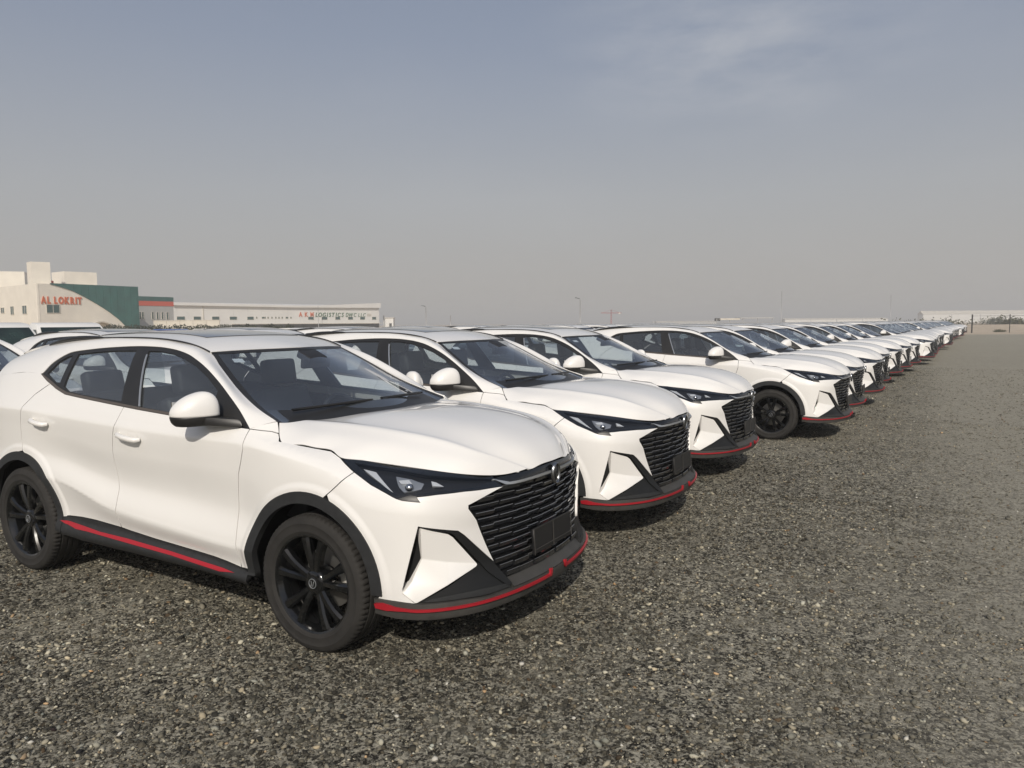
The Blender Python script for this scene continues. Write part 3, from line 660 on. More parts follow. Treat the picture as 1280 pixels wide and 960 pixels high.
    for ri, z in enumerate(rows):
        s_l = float(np.interp(z, gl[::-1, 1], gl[::-1, 0]))+.010
        half = SMAX-s_l
        sh_ = .018 if ri % 2 else -.018
        pos = [b+(sh_ if b > 0 else 0) for b in bounds if b+sh_ < half-.05]+[half]
        segs = [(-b, -a, k) for k, (a, b) in enumerate(zip(pos[:-1], pos[1:]))]+[(a, b, k) for k, (a, b) in enumerate(zip(pos[:-1], pos[1:]))]
        for a_, b_, ci in segs:
            a_, b_ = a_+.0025, b_-.0025
            pr = .005 if (ci+ri) % 2 else -.004
            dzz = .0015 if ci % 2 else -.0015
            q = np.linspace(a_, b_, 4)
            sec = [(-.034, .0140), (-.0025, .0140), (.0, .0118), (-.010, -.0085), (-.034, -.0095)]
            V = []
            for t in q:
                s1 = np.array([SMAX-abs(t)])
                for o_, dz_ in sec:
                    z1 = np.array([z+dz_+dzz])
                    p = (side(s1, z1)+surf_n(side, s1, z1)*(o_-.010+pr))[0].copy()
                    if t > 0: p[1] = -p[1]
                    V.append(p)
            n5 = 5; Fc = []
            for i in range(len(q)-1):
                for jx in range(n5): Fc.append((i*n5+jx, i*n5+(jx+1) % n5, (i+1)*n5+(jx+1) % n5, (i+1)*n5+jx))
            Fc.append(tuple(reversed(range(n5)))); Fc.append(tuple(range((len(q)-1)*n5, len(q)*n5)))
            gs_ = Geo().add(V, [f[::-1] for f in Fc]); gs_.M = [1 if (fi < 3*n5 and fi % n5 == 1) else 0 for fi in range(len(Fc))]
            slats.append((gs_, a_+b_ < 0))
    for g_, right in slats:
        add('slat', g_.mesh('slat', ['slat', 'slatedge'], False), None, grille[0] if right else grille[1])
    # emblem: a dark oval with a V
    ec = np.array([2.262, 0, .852])
    def ov(rx, rz, xo, n=28): return [(xo-abs(rx*math.cos(t))*.06, rx*math.cos(t), .852+rz*math.sin(t)*(1.0 if math.sin(t) > 0 else 1.06)) for t in np.linspace(0, 2*math.pi, n, endpoint=False)]
    n = 28; V = ov(.040, .056, 2.268)+ov(.0345, .0495, 2.268)+ov(.040, .056, 2.250)+ov(.0345, .0495, 2.250)
    Fq = []
    for q in range(n):
        r_ = (q+1) % n; Fq += [(q, r_, n+r_, n+q), (2*n+q, 2*n+r_, r_, q), (n+q, n+r_, 3*n+r_, 3*n+q)]
    emb = add('emblem', Geo().add(V, Fq), 'emblem')
    add('emblem_field', Geo().add(ov(.036, .049, 2.254), [tuple(range(n))]), 'gloss', emb)
    vv = Geo()
    for sgn in (-1, 1):
        P = [(.027, .036), (.018, .039), (.0015, -.026), (.0015, -.046), (.006, -.045)]
        P = [(2.264, sgn*y, .852+z) for y, z in P]; Q = [(2.252, y, z) for _, y, z in P]; m_ = len(P)
        vv.add(P+Q, [tuple(range(m_)) if sgn > 0 else tuple(reversed(range(m_)))]+[(q, m_+q, m_+(q+1) % m_, (q+1) % m_) for q in range(m_)])
    add('emblem_mark', vv, 'emblem', emb, smooth=False)
    # plate holder
    pl = Geo().box((2.232, 0, .520), (.016, .44, .135), ry=-.05)
    plate = add('number_plate', bevel_mesh(pl.mesh('number_plate', 'plate', False), .004, 1), None)
    pf = Geo()
    for y in (-.22, .22, -.002): pf.box((2.243, y, .520), (.004, .0035, .137), ry=-.05)
    for z in (.588, .478): pf.box((2.243+(z-.52)*-.05, 0, z), (.004, .44, .0035))
    add('plate_edge', pf, 'lip', plate, smooth=False)

    # --- mirrors
    cap = ball_geo((0, 0, 0), (.078, .105, .086), 36, 24, 2.6, cut=0.0)
    for sgn in (-1, 1):
        def mx_(g):
            V = []
            for x, y, z in g.V:
                yy = y/.105
                V.append((.560+x*(1+.10*yy)+.045*yy, -.972+y, 1.186+z*((1.0+.34*yy-.10*yy*yy)*1.30 if z > -.012 else .80)+.002*yy))
            q = Geo(); q.V = V; q.F = list(g.F); q.N = [None]*len(V); q.M = list(g.M)
            return q if sgn < 0 else q.mirror()
        up_ = Geo(); up_.V = [(x, y, max(z, -.010)) for x, y, z in cap.V]; up_.F = cap.F; up_.N = cap.N; up_.M = cap.M
        mir = add('mirror', mx_(up_), 'paint')
        lo = Geo(); lo.V = [(x*1.0, y*1.0, min(max(z*1.15, -.078), -.012)) for x, y, z in cap.V]; lo.F = cap.F; lo.N = cap.N; lo.M = cap.M
        add('mirror_base', mx_(lo), 'trim', mir)
        am = Geo().add([(.52,-1.00,1.128),(.655,-.96,1.126),(.66,-.96,1.172),(.52,-1.00,1.172),(.66,-.874,1.116),(.83,-.872,1.114),(.80,-.866,1.160),(.64,-.862,1.168)],
                       [(0,1,2,3),(4,7,6,5),(0,4,5,1),(1,5,6,2),(2,6,7,3),(3,7,4,0)])
        am = am if sgn < 0 else am.mirror()
        add('mirror_arm', bevel_mesh(am.mesh('mirror_arm', 'trim', False), .012, 2), None, mir)
        gls = Geo().box((.482, -.972, 1.20), (.008, .16, .11)); gls = gls if sgn < 0 else gls.mirror()
        add('mirror_glass', gls, 'chrome', mir, smooth=False)

    # --- door handles
    for (s0, s1, z0, z1, dr) in ((1.79, 1.97, 1.054, 1.032, rdoor), (2.735, 2.945, 1.022, 1.000, fdoor)):
        def hb(t, o_):
            s = np.array([s0+(s1-s0)*t]); z = np.array([z0+(z1-z0)*t]); return (side(s, z)+surf_n(side, s, z)*o_)[0]
        pts = [hb(t, o_) for t, o_ in ((0, .002), (.05, .018), (.2, .034), (.5, .040), (.8, .038), (.95, .030), (1, .008))]
        g = tube_geo(pts, [.010, .014, .016, .017, .017, .017, .012], 10, squash=1.0)
        both('door_handle', g, 'paint', dr)
        cx_, cz_ = s0+.62*(s1-s0), (z0+z1)/2+.008
        cup = [(cx_+.052*math.cos(t), cz_+.027*math.sin(t)) for t in np.linspace(0, 2*math.pi, 18, endpoint=False)]
        cfn2 = lambda s, z, cx_=cx_, cz_=cz_: side(s, z)-np.concatenate([plan_n(s)*(np.clip(1-((s-cx_)/.052)**2-((z-cz_)/.027)**2, 0, 1)*.012-.0015)[..., None], 0*z[..., None]], -1)
        both('handle_cup', panel(cup, fn=cfn2, shrink=0, skirt=0, ds=.012, dz=.008, mx=.02), 'paint', dr)

    # --- wheels
    sh = (-.1125, .1125)
    prof = [(.244,-.094),(.254,-.108),(.264,-.1135),(.270,-.1150),(.273,-.1172),(.277,-.1162),(.292,-.1178),(.310,-.1172),(.313,-.1190),(.317,-.1178),(.334,-.1115),(.345,-.104),(.3515,-.095),(.3535,-.076),(.3535,-.068),(.346,-.066),(.346,-.057),(.3540,-.055),(.3545,-.028),(.3545,-.024),(.346,-.022),(.346,-.013),(.3550,-.011),(.3550,.011),(.346,.013),(.346,.022),(.3545,.024),(.3540,.055),(.346,.057),(.346,.066),(.3535,.068),(.3515,.095),(.345,.104),(.334,.1115),(.316,.1165),(.292,.1175),(.266,.1135),(.252,.104),(.244,.094)]
    SEG = 216
    def tread(r, j, k): return r-(.0085 if j in (12, 13, 14, 30, 31) else .004) if (k % 3 == 0 and j in (11, 12, 13, 14, 30, 31, 32)) else r
    def tyre_geo(): return lathe_geo(prof, SEG, mod=tread)
    barrel = lathe_geo([(.236,-.088),(.244,-.100),(.246,-.106),(.240,-.108),(.232,-.104),(.222,-.085),(.212,-.060),(.208,.02),(.214,.075),(.232,.10)], 72)
    rimg = Geo().merge(barrel)
    hub = lathe_geo([(.0,-.090),(.040,-.090),(.056,-.084),(.066,-.070),(.070,-.03),(.07,.0)], 30); rimg.merge(hub)
    def spoke(a0, a1, w0, w1, w2):
        sec = []
        for t in np.linspace(0, 1, 7):
            r = .045+t*(.226-.045); a = a0+(a1-a0)*(t**.8); wd = (w0*(1-t)+w1*t) if t < .7 else (w1+(w2-w1)*(t-.7)/.3)
            face = -.080-.010*math.sin(t*math.pi*.9)-.016*t
            c = Vector((r*math.cos(a), 0, r*math.sin(a))); tn = Vector((-math.sin(a), 0, math.cos(a)))
            prof_ = [(-wd, face+.012), (-wd*.55, face), (wd*.55, face), (wd, face+.012), (wd*.8, face+.042), (-wd*.8, face+.042)]
            sec.append([c+tn*p+Vector((0, y, 0)) for p, y in prof_])
        V = [v for s in sec for v in s]; F = []
        for i in range(6):
            for j in range(6): F.append((i*6+j, (i+1)*6+j, (i+1)*6+(j+1) % 6, i*6+(j+1) % 6))
        return Geo().add(V, F)
    for k in range(5):
        a = math.radians(90+72*k)
        for s_ in (-1, 1): rimg.merge(spoke(a+s_*.18, a+s_*.245, .017, .020, .026))
        for tq in (0,):
            aa = a+math.radians(36); rimg.merge(lug_geo((.047*math.cos(aa), -.087, .047*math.sin(aa))))
    rimg.V = [(x*1.055, y, z*1.055) for x, y, z in rimg.V]
    wheel_me = rimg.mesh('wheel', 'rim'); fix_normals(wheel_me, 35)
    tyre_me = tyre_geo().mesh('tyre', 'tyre'); fix_normals(tyre_me, 40)
    cap_me = lathe_geo([(.0,-.094),(.024,-.094),(.031,-.091),(.032,-.084)], 24).mesh('hub_cap', 'gloss'); fix_normals(cap_me, 40)
    hv = Geo()
    for s_ in (-1, 1): hv.add([(s_*.012,-.0955,.013),(s_*.007,-.0955,.013),(s_*.001,-.0955,-.014),(s_*.004,-.0955,-.016)], [(0,1,2,3) if s_ > 0 else (3,2,1,0)])
    hv.merge(lathe_geo([(.022,-.0945),(.0225,-.0965),(.0255,-.0965),(.026,-.0945)], 24))
    mark_me = hv.mesh('cap_mark', 'silver', False)
    disc_me = lathe_geo([(.060,.030),(.160,.030),(.161,.034),(.160,.055),(.06,.055)], 48).mesh('brake_disc', 'steel'); fix_normals(disc_me, 40)
    cal = Geo()
    sec = []
    for a in np.linspace(-.42, .42, 7): sec.append([(.108*math.cos(a), y, .108*math.sin(a)) for y in (-.006, .09)]+[(.182*math.cos(a), y, .182*math.sin(a)) for y in (.09, -.006)])
    V = [v for s in sec for v in s]; F = [(i*4+j, i*4+(j+1) % 4, (i+1)*4+(j+1) % 4, (i+1)*4+j) for i in range(6) for j in range(4)]+[(3,2,1,0),(24,25,26,27)]
    cal.add(V, F); cal.box((.145, -.012, .035), (.05, .02, .03)); cal.box((.145, -.012, -.035), (.05, .02, .03))
    cal_me = bevel_mesh(cal.mesh('brake_caliper', 'caliper', False), .006, 2)
    for x in (1.328, -1.328):
        for sgn in (-1, 1):
            w_ = link('wheel', wheel_me, root, (x, sgn*.806, .3545), (0, random.uniform(-.12, .12) if sgn > 0 else 0.04*(1 if x > 0 else -2), 0 if sgn < 0 else math.pi))
            for nm, me_ in (('tyre', tyre_me), ('hub_cap', cap_me), ('cap_mark', mark_me), ('brake_disc', disc_me)): link(nm, me_, w_)
            link('brake_caliper', cal_me, w_, None, (0, math.radians(-14), 0))

    # --- inner shell, floor, wheel wells
    shell_o = [(.0,.30),(2.0,.30),(3.8,.27),(SMAX,.29),(SMAX,.86),(5.40,.86),(4.80,.86),(4.42,.97),(4.02,1.03),(3.8,1.08),(2.6,1.15),(1.95,1.22),(1.2,1.22),(.9,1.10),(.0,1.13)]
    holes_ = [arc(*FA, .44, 0, 345, 24), arc(*RA, .43, 0, 345, 24)]
    shell_o = [(.0,1.13),(.9,1.10),(1.2,1.22),(1.95,1.21),(2.6,1.145),(3.8,1.075),(4.02,1.02),(4.42,.955),(4.80,.86),(5.40,.83),(SMAX,.83),(SMAX,.30)]+[(4.74,.30)]+arc(*FA, .44, -9, 189, 26)+[(3.78,.28),(2.10,.28)]+arc(*RA, .43, -12, 192, 26)+[(1.0,.32),(.0,.34)]
    both('inner_shell', panel(shell_o, off=-.062, shrink=0, skirt=0, ds=.08, dz=.05), 'black')
    fl = Geo().box((0, 0, .30), (1.70, 1.66, .10)).box((-1.70, 0, .42), (.75, 1.30, .10)).box((1.66, 0, .40), (.66, 1.10, .10)).box((1.33, 0, .50), (.9, 1.0, .5)).box((-1.33, 0, .52), (.95, 1.0, .4))
    add('floor_pan', fl, 'black', smooth=False)
    for cx_ in (1.328, -1.335):
        V = []; F = []
        for k_, a in enumerate(np.linspace(-10, 190, 21)):
            for y in (-.90, -.56): V.append((cx_+.432*math.cos(math.radians(a)), y, .374+.432*math.sin(math.radians(a))))
        for k_ in range(20): F.append((2*k_, 2*k_+1, 2*k_+3, 2*k_+2))
        F.append(tuple([2*k_+1 for k_ in range(21)]))
        both('wheel_well', Geo().add(V, F), 'black', smooth=False)

    # --- cabin
    add('headliner', grid_geo(spl2(full(ROOF), 46, 29)[2:-3, 1:-1], off=-.035, skirt=0), 'liner')
    def seat(x, y, wd):
        g = Geo(); g.box((x+.25, y, .60), (.50, wd, .16), ry=-.10); g.box((x-.06, y, .90), (.15, wd*.96, .62), ry=-.30)
        o = add('seat', bevel_mesh(g.mesh('seat', 'seat', False), .045, 3), None)
        return o
    for y in (-.37, .37):
        o = seat(-.10, y, .50)
        hr = Geo().box((-.245, y, 1.315), (.11, .27, .19), ry=-.15); add('headrest', bevel_mesh(hr.mesh('headrest', 'seat', False), .035, 3), None, o)
        st = Geo().box((-.145, y, 1.06), (.012, .30, .10), ry=-.30); add('seat_panel', st, 'seattan', o, smooth=False)
    o = seat(-.98, 0, 1.30)
    for y in (-.42, .42):
        hr = Geo().box((-1.17, y, 1.26), (.10, .28, .17), ry=-.25); add('headrest', bevel_mesh(hr.mesh('headrest', 'seat', False), .035, 3), None, o)
    da = Geo().add([(.52,-.76,.70),(.52,.76,.70),(.50,-.76,.97),(.50,.76,.97),(.62,-.77,1.045),(.62,.77,1.045),(1.12,-.72,1.060),(1.12,.72,1.060),(1.12,-.72,.6),(1.12,.72,.6)],
                   [(0,1,3,2),(2,3,5,4),(4,5,7,6),(6,7,9,8),(0,2,4,6,8),(1,9,7,5,3)])
    dash = add('dashboard', bevel_mesh(da.mesh('dashboard', 'dash', False), .03, 3), None)
    scr = Geo().box((.53, 0, 1.03), (.02, .60, .12), ry=-.15); add('screen', scr, 'gloss', dash, smooth=False)
    add('console', bevel_mesh(Geo().box((.15, 0, .62), (.95, .22, .22)).mesh('console', 'dash', False), .03, 2), None)
    sw = Geo(); tor = []
    for k_ in range(28):
        a = 2*math.pi*k_/28; tor.append((0, .185*math.cos(a), .180*math.sin(a)))
    R_ = Matrix.Rotation(math.radians(-24), 3, 'Y'); cc = Vector((.40, .37, 1.00))
    pts = [cc+R_ @ Vector(p) for p in tor]; pts.append(pts[0]); sw.merge(tube_geo(pts, .016, 8, cap=False))
    for a in (0, math.pi, -math.pi/2): sw.merge(tube_geo([cc+R_ @ Vector((0, .04*math.cos(a), .04*math.sin(a))), cc+R_ @ Vector((0, .18*math.cos(a), .175*math.sin(a)))], .014, 6))
    sw.merge(ball_geo(tuple(cc), (.03, .06, .055), 12, 8))
    add('steering_wheel', sw, 'dash')
    rv = Geo().box((.50, 0, 1.415), (.03, .24, .065), ry=.1).box((.47, 0, 1.455), (.12, .16, .05), ry=.42)
    add('rear_view_mirror', bevel_mesh(rv.mesh('rear_view_mirror', 'dash', False), .012, 2), None)
    stk = spl2(full(WIND), 61, 81)
    s_ = stk[6:10, 70:75]; add('windscreen_sticker', grid_geo(s_, flip=True, off=-.003, skirt=0), 'lampwhite')
    return root
def fix_normals(me, ang):
    bm = bmesh.new(); bm.from_mesh(me); bmesh.ops.remove_doubles(bm, verts=bm.verts, dist=1e-6); bmesh.ops.recalc_face_normals(bm, faces=bm.faces)
    for e in bm.edges: e.smooth = not (len(e.link_faces) == 2 and e.calc_face_angle(0) > math.radians(ang))
    bm.to_mesh(me); bm.free()
def lug_geo(c):
    g = Geo(); g.merge(lathe_geo([(.0,-.004),(.006,-.004),(.008,.0),(.008,.02)], 6)); g.V = [(x+c[0], y+c[1], z+c[2]) for x, y, z in g.V]; return g
def ball_geo(c, r, nu, nv, p=2.0, cut=None):
    V = []; F = []; sg = lambda v, q: math.copysign(abs(v)**q, v); q = 2/p
    for j in range(nv+1):
        ph = -math.pi/2+math.pi*j/nv
        for i in range(nu):
            t = 2*math.pi*i/nu
            V.append((c[0]+r[0]*sg(math.cos(ph), q)*sg(math.cos(t), q), c[1]+r[1]*sg(math.cos(ph), q)*sg(math.sin(t), q), c[2]+r[2]*sg(math.sin(ph), q)))
    for j in range(nv):
        for i in range(nu): F.append((j*nu+i, j*nu+(i+1) % nu, (j+1)*nu+(i+1) % nu, (j+1)*nu+i))
    return Geo().add(V, F)

# ------------------------------------------------------------------ ground
def ground_mat(name, c0, c1, c2, big=.25, fine=60.0, bump=.6, patch=None):
    m, n, l, b = new_mat(name); tc = n.new('ShaderNodeTexCoord'); b.inputs['Roughness'].default_value = .92; b.inputs['Specular IOR Level'].default_value = .25
    vo = n.new('ShaderNodeTexVoronoi'); vo.inputs['Scale'].default_value = fine; l.new(tc.outputs['Object'], vo.inputs['Vector'])
    vs_ = n.new('ShaderNodeSeparateColor'); l.new(vo.outputs['Color'], vs_.inputs[0])
    n1 = n.new('ShaderNodeTexNoise'); n1.inputs['Scale'].default_value = big; n1.inputs['Detail'].default_value = 8; n1.inputs['Roughness'].default_value = .62; l.new(tc.outputs['Object'], n1.inputs['Vector'])
    n2 = n.new('ShaderNodeTexNoise'); n2.inputs['Scale'].default_value = 2.3; n2.inputs['Detail'].default_value = 9; n2.inputs['Roughness'].default_value = .7; l.new(tc.outputs['Object'], n2.inputs['Vector'])
    n4 = n.new('ShaderNodeTexNoise'); n4.inputs['Scale'].default_value = fine*.8; n4.inputs['Detail'].default_value = 5; n4.inputs['Roughness'].default_value = .75; l.new(tc.outputs['Object'], n4.inputs['Vector'])
    vo2 = n.new('ShaderNodeTexVoronoi'); vo2.inputs['Scale'].default_value = fine*.36; l.new(tc.outputs['Object'], vo2.inputs['Vector'])
    vs2 = n.new('ShaderNodeSeparateColor'); l.new(vo2.outputs['Color'], vs2.inputs[0])
    va = n.new('ShaderNodeMath'); va.operation = 'MULTIPLY_ADD'; va.inputs[1].default_value = .62; l.new(vs2.outputs[1], va.inputs[0]); l.new(vs_.outputs[0], va.inputs[2])
    vm = n.new('ShaderNodeMath'); vm.operation = 'MULTIPLY_ADD'; vm.inputs[1].default_value = .36; l.new(va.outputs[0], vm.inputs[0]); l.new(n4.outputs['Fac'], vm.inputs[2])
    r1 = n.new('ShaderNodeValToRGB'); r1.color_ramp.elements[0].color = (*c0, 1); r1.color_ramp.elements[1].color = (*c1, 1)
    r1.color_ramp.elements[0].position = .66; r1.color_ramp.elements[1].position = .98; l.new(vm.outputs[0], r1.inputs['Fac'])
    mr = n.new('ShaderNodeMapRange'); mr.interpolation_type = 'SMOOTHSTEP'; mr.inputs['From Min'].default_value = .49; mr.inputs['From Max'].default_value = .62; mr.inputs['To Max'].default_value = .55
    ad = n.new('ShaderNodeMath'); ad.operation = 'MULTIPLY_ADD'; ad.inputs[1].default_value = .55; l.new(n2.outputs['Fac'], ad.inputs[0])
    ml = n.new('ShaderNodeMath'); ml.operation = 'MULTIPLY'; ml.inputs[1].default_value = .5; l.new(n1.outputs['Fac'], ml.inputs[0]); l.new(ml.outputs[0], ad.inputs[2])
    l.new(ad.outputs[0], mr.inputs['Value'])
    mx = n.new('ShaderNodeMix'); mx.data_type = 'RGBA'; l.new(mr.outputs['Result'], mx.inputs['Factor']); l.new(r1.outputs['Color'], mx.inputs['A']); mx.inputs['B'].default_value = (*c2, 1)
    last = mx
    if patch:      # a dusty wheel lane beside the cars, where fines have worked up between the stones
        sp3 = n.new('ShaderNodeSeparateXYZ'); l.new(tc.outputs['Object'], sp3.inputs[0])
        ln = n.new('ShaderNodeMath'); ln.operation = 'MULTIPLY_ADD'; ln.inputs[1].default_value = -.55; l.new(sp3.outputs['Y'], ln.inputs[0]); l.new(sp3.outputs['X'], ln.inputs[2])
        l2 = n.new('ShaderNodeMath'); l2.operation = 'MULTIPLY_ADD'; l2.inputs[1].default_value = 1.6; l.new(n2.outputs['Fac'], l2.inputs[0]); l.new(ln.outputs[0], l2.inputs[2])
        m3 = n.new('ShaderNodeMapRange'); m3.interpolation_type = 'SMOOTHSTEP'; m3.inputs['From Min'].default_value = .1; m3.inputs['From Max'].default_value = 1.8; m3.inputs['To Max'].default_value = .50; l.new(l2.outputs[0], m3.inputs['Value'])
        mx2 = n.new('ShaderNodeMix'); mx2.data_type = 'RGBA'; l.new(m3.outputs['Result'], mx2.inputs['Factor']); l.new(mx.outputs['Result'], mx2.inputs['A']); mx2.inputs['B'].default_value = (.40, .372, .30, 1); last = mx2
    l.new(last.outputs['Result'], b.inputs['Base Color'])
    bp = n.new('ShaderNodeBump'); bp.inputs['Strength'].default_value = bump; bp.inputs['Distance'].default_value = .02
    l.new(vm.outputs[0], bp.inputs['Height']); l.new(bp.outputs['Normal'], b.inputs['Normal'])
    return m
MT['gravel'] = ground_mat('gravel_bed', (.022, .0205, .016), (.44, .41, .325), (.27, .25, .195), big=.22, fine=75, bump=.9, patch=True)
MT['sand'] = ground_mat('desert_sand', (.44, .36, .27), (.54, .45, .34), (.36, .30, .23), big=.05, fine=2, bump=.3)
def sheet(name, pts, z, m, kind='structure'):
    o = link(name, Geo().add([(x, y, z) for x, y in pts], [tuple(range(len(pts)))]).mesh(name, m)); o['kind'] = kind; return o
sheet('desert_ground', [(-9000, -400), (9000, -400), (9000, 14000), (-9000, 14000)], -.012, 'sand')
sheet('gravel_lot', [(-95, -18), (105, -18), (105, 82), (60, 83.5), (46, 86), (10, 100), (-95, 112)], 0.0, 'gravel')

def gravel_stones():
    """loose crushed stone on the lot: one mesh, every stone its own small lump and tone"""
    ico = bmesh.new(); bmesh.ops.create_icosphere(ico, subdivisions=1, radius=1.0)
    iv = np.array([v.co[:] for v in ico.verts]); iff = np.array([[v.index for v in f.verts] for f in ico.faces]); ico.free()
    oc_v = np.array([(1,0,0),(-1,0,0),(0,1,0),(0,-1,0),(0,0,1),(0,0,-1)], float); oc_f = np.array([(0,2,4),(2,1,4),(1,3,4),(3,0,4),(2,0,5),(1,2,5),(3,1,5),(0,3,5)])
    sets = []
    def scatter(n, r0, r1, a0, a1, s0, s1, base_v, base_f, keep=None, pw=1.0):
        r = np.sqrt(RNG.uniform(r0*r0, r1*r1, n)); a = RNG.uniform(a0, a1, n)
        x, y = r*np.sin(a), r*np.cos(a)
        s = s0*(s1/s0)**(RNG.random(n)**2.1)
        # patchy cover: thinner where the dusty bed shows
        pl_ = np.sin(x*.55+.9*np.sin(y*.41+1))*np.sin(y*.63+.7*np.sin(x*.37)); ph = .55*pl_+np.sin(x*1.7+1.3*np.sin(y*1.1))*np.sin(y*1.9+1.1*np.sin(x*.8+2))+.6*np.sin(x*4.1+y*2.3)*np.sin(y*3.7-x*1.2)
        lane = np.clip((x-.55*y+1.0)/1.8, 0, 1); m = RNG.random(n) < np.clip(.96-.66*np.clip(ph-.10, 0, 1), .20, 1)*(1-.62*lane)
        x, y, s, lane = x[m], y[m], s[m], lane[m]; n = len(x)
        sc = np.stack([s*RNG.uniform(.75, 1.35, n), s*RNG.uniform(.6, 1.0, n), s*RNG.uniform(.38, .72, n)], -1)/2
        an = RNG.uniform(0, 6.283, n); ca, sa = np.cos(an), np.sin(an)
        B = base_v[None]*(1+RNG.uniform(-.34, .34, (n, len(base_v), 1)))
        P = B*sc[:, None]
        tl = RNG.uniform(-.45, .45, n); P[..., 2] += P[..., 0]*tl[:, None]
        X = P[..., 0]*ca[:, None]-P[..., 1]*sa[:, None]+x[:, None]; Y = P[..., 0]*sa[:, None]+P[..., 1]*ca[:, None]+y[:, None]
        Z = P[..., 2]+(sc[:, 2]*RNG.uniform(.1, .75, n))[:, None]
        V = np.stack([X, Y, Z], -1)
        lt = RNG.random(n) < .30; tone = np.where(lt, np.exp(RNG.normal(0, .38, n))*.235, np.exp(RNG.normal(0, .50, n))*.060)*(1+.42*np.clip(ph[m], -.9, 1.2)); tone = np.clip(tone, .014, .48)
        warm = RNG.normal(0, .05, n)
        c = np.stack([tone*(1.05+warm), tone*(.97+.15*warm), tone*(.74-.6*warm)], -1)
        c = c*(1-.45*lane[:, None])+np.array([.25, .236, .19])*.45*lane[:, None]
        rd = RNG.random(n) < .022; c[rd] *= np.array([1.22, .92, .70])
        wh = RNG.random(n) < .005; c[wh] = np.array([.50, .48, .42])
        sets.append((V, base_f, np.clip(c, .015, .7)))
    scatter(26000, 2.3, 4.6, -.95, .95, .010, .034, iv, iff)
    scatter(46000, 2.3, 4.6, -.95, .95, .007, .022, oc_v, oc_f)
    scatter(14000, 4.4, 7.5, -.85, .95, .014, .038, iv, iff)
    scatter(56000, 4.4, 7.5, -.85, .95, .009, .028, oc_v, oc_f)
    scatter(66000, 7.3, 14.0, -.35, .95, .014, .040, oc_v, oc_f)
    scatter(44000, 13.5, 30.0, .05, .95, .022, .055, oc_v, oc_f)
    scatter(420, 2.3, 9.0, -.85, .95, .032, .050, iv, iff)
    nv = 0; VV = []; FF = []; CC = []
    for V, f, c in sets:
        n, k = V.shape[:2]; VV.append(V.reshape(-1, 3)); FF.append((f[None]+(np.arange(n)*k)[:, None, None]+nv).reshape(-1, 3)); CC.append(np.repeat(c, k, 0)); nv += n*k
    V = np.vstack(VV).astype(np.float32); F = np.vstack(FF).astype(np.int32); Cc = np.vstack(CC)
    me = bpy.data.meshes.new('gravel_stones'); me.vertices.add(len(V)); me.vertices.foreach_set('co', V.ravel())
    me.loops.add(F.size); me.loops.foreach_set('vertex_index', F.ravel()); me.polygons.add(len(F)); me.polygons.foreach_set('loop_start', np.arange(0, F.size, 3, dtype=np.int32))
    me.update(calc_edges=True)
    at = me.attributes.new('stone_tone', 'FLOAT_COLOR', 'POINT'); at.data.foreach_set('color', np.concatenate([Cc, np.ones((len(Cc), 1))], 1).astype(np.float32).ravel())
    m, n, l, b = new_mat('crushed_stone'); a = n.new('ShaderNodeAttribute'); a.attribute_name = 'stone_tone'; l.new(a.outputs['Color'], b.inputs['Base Color']); b.inputs['Roughness'].default_value = .85; b.inputs['Specular IOR Level'].default_value = .3
    me.materials.append(m)
    o = link('gravel_stones', me); tag(o, 'loose crushed grey stone covering the parking lot', 'gravel', kind='stuff'); return o
gravel_stones()

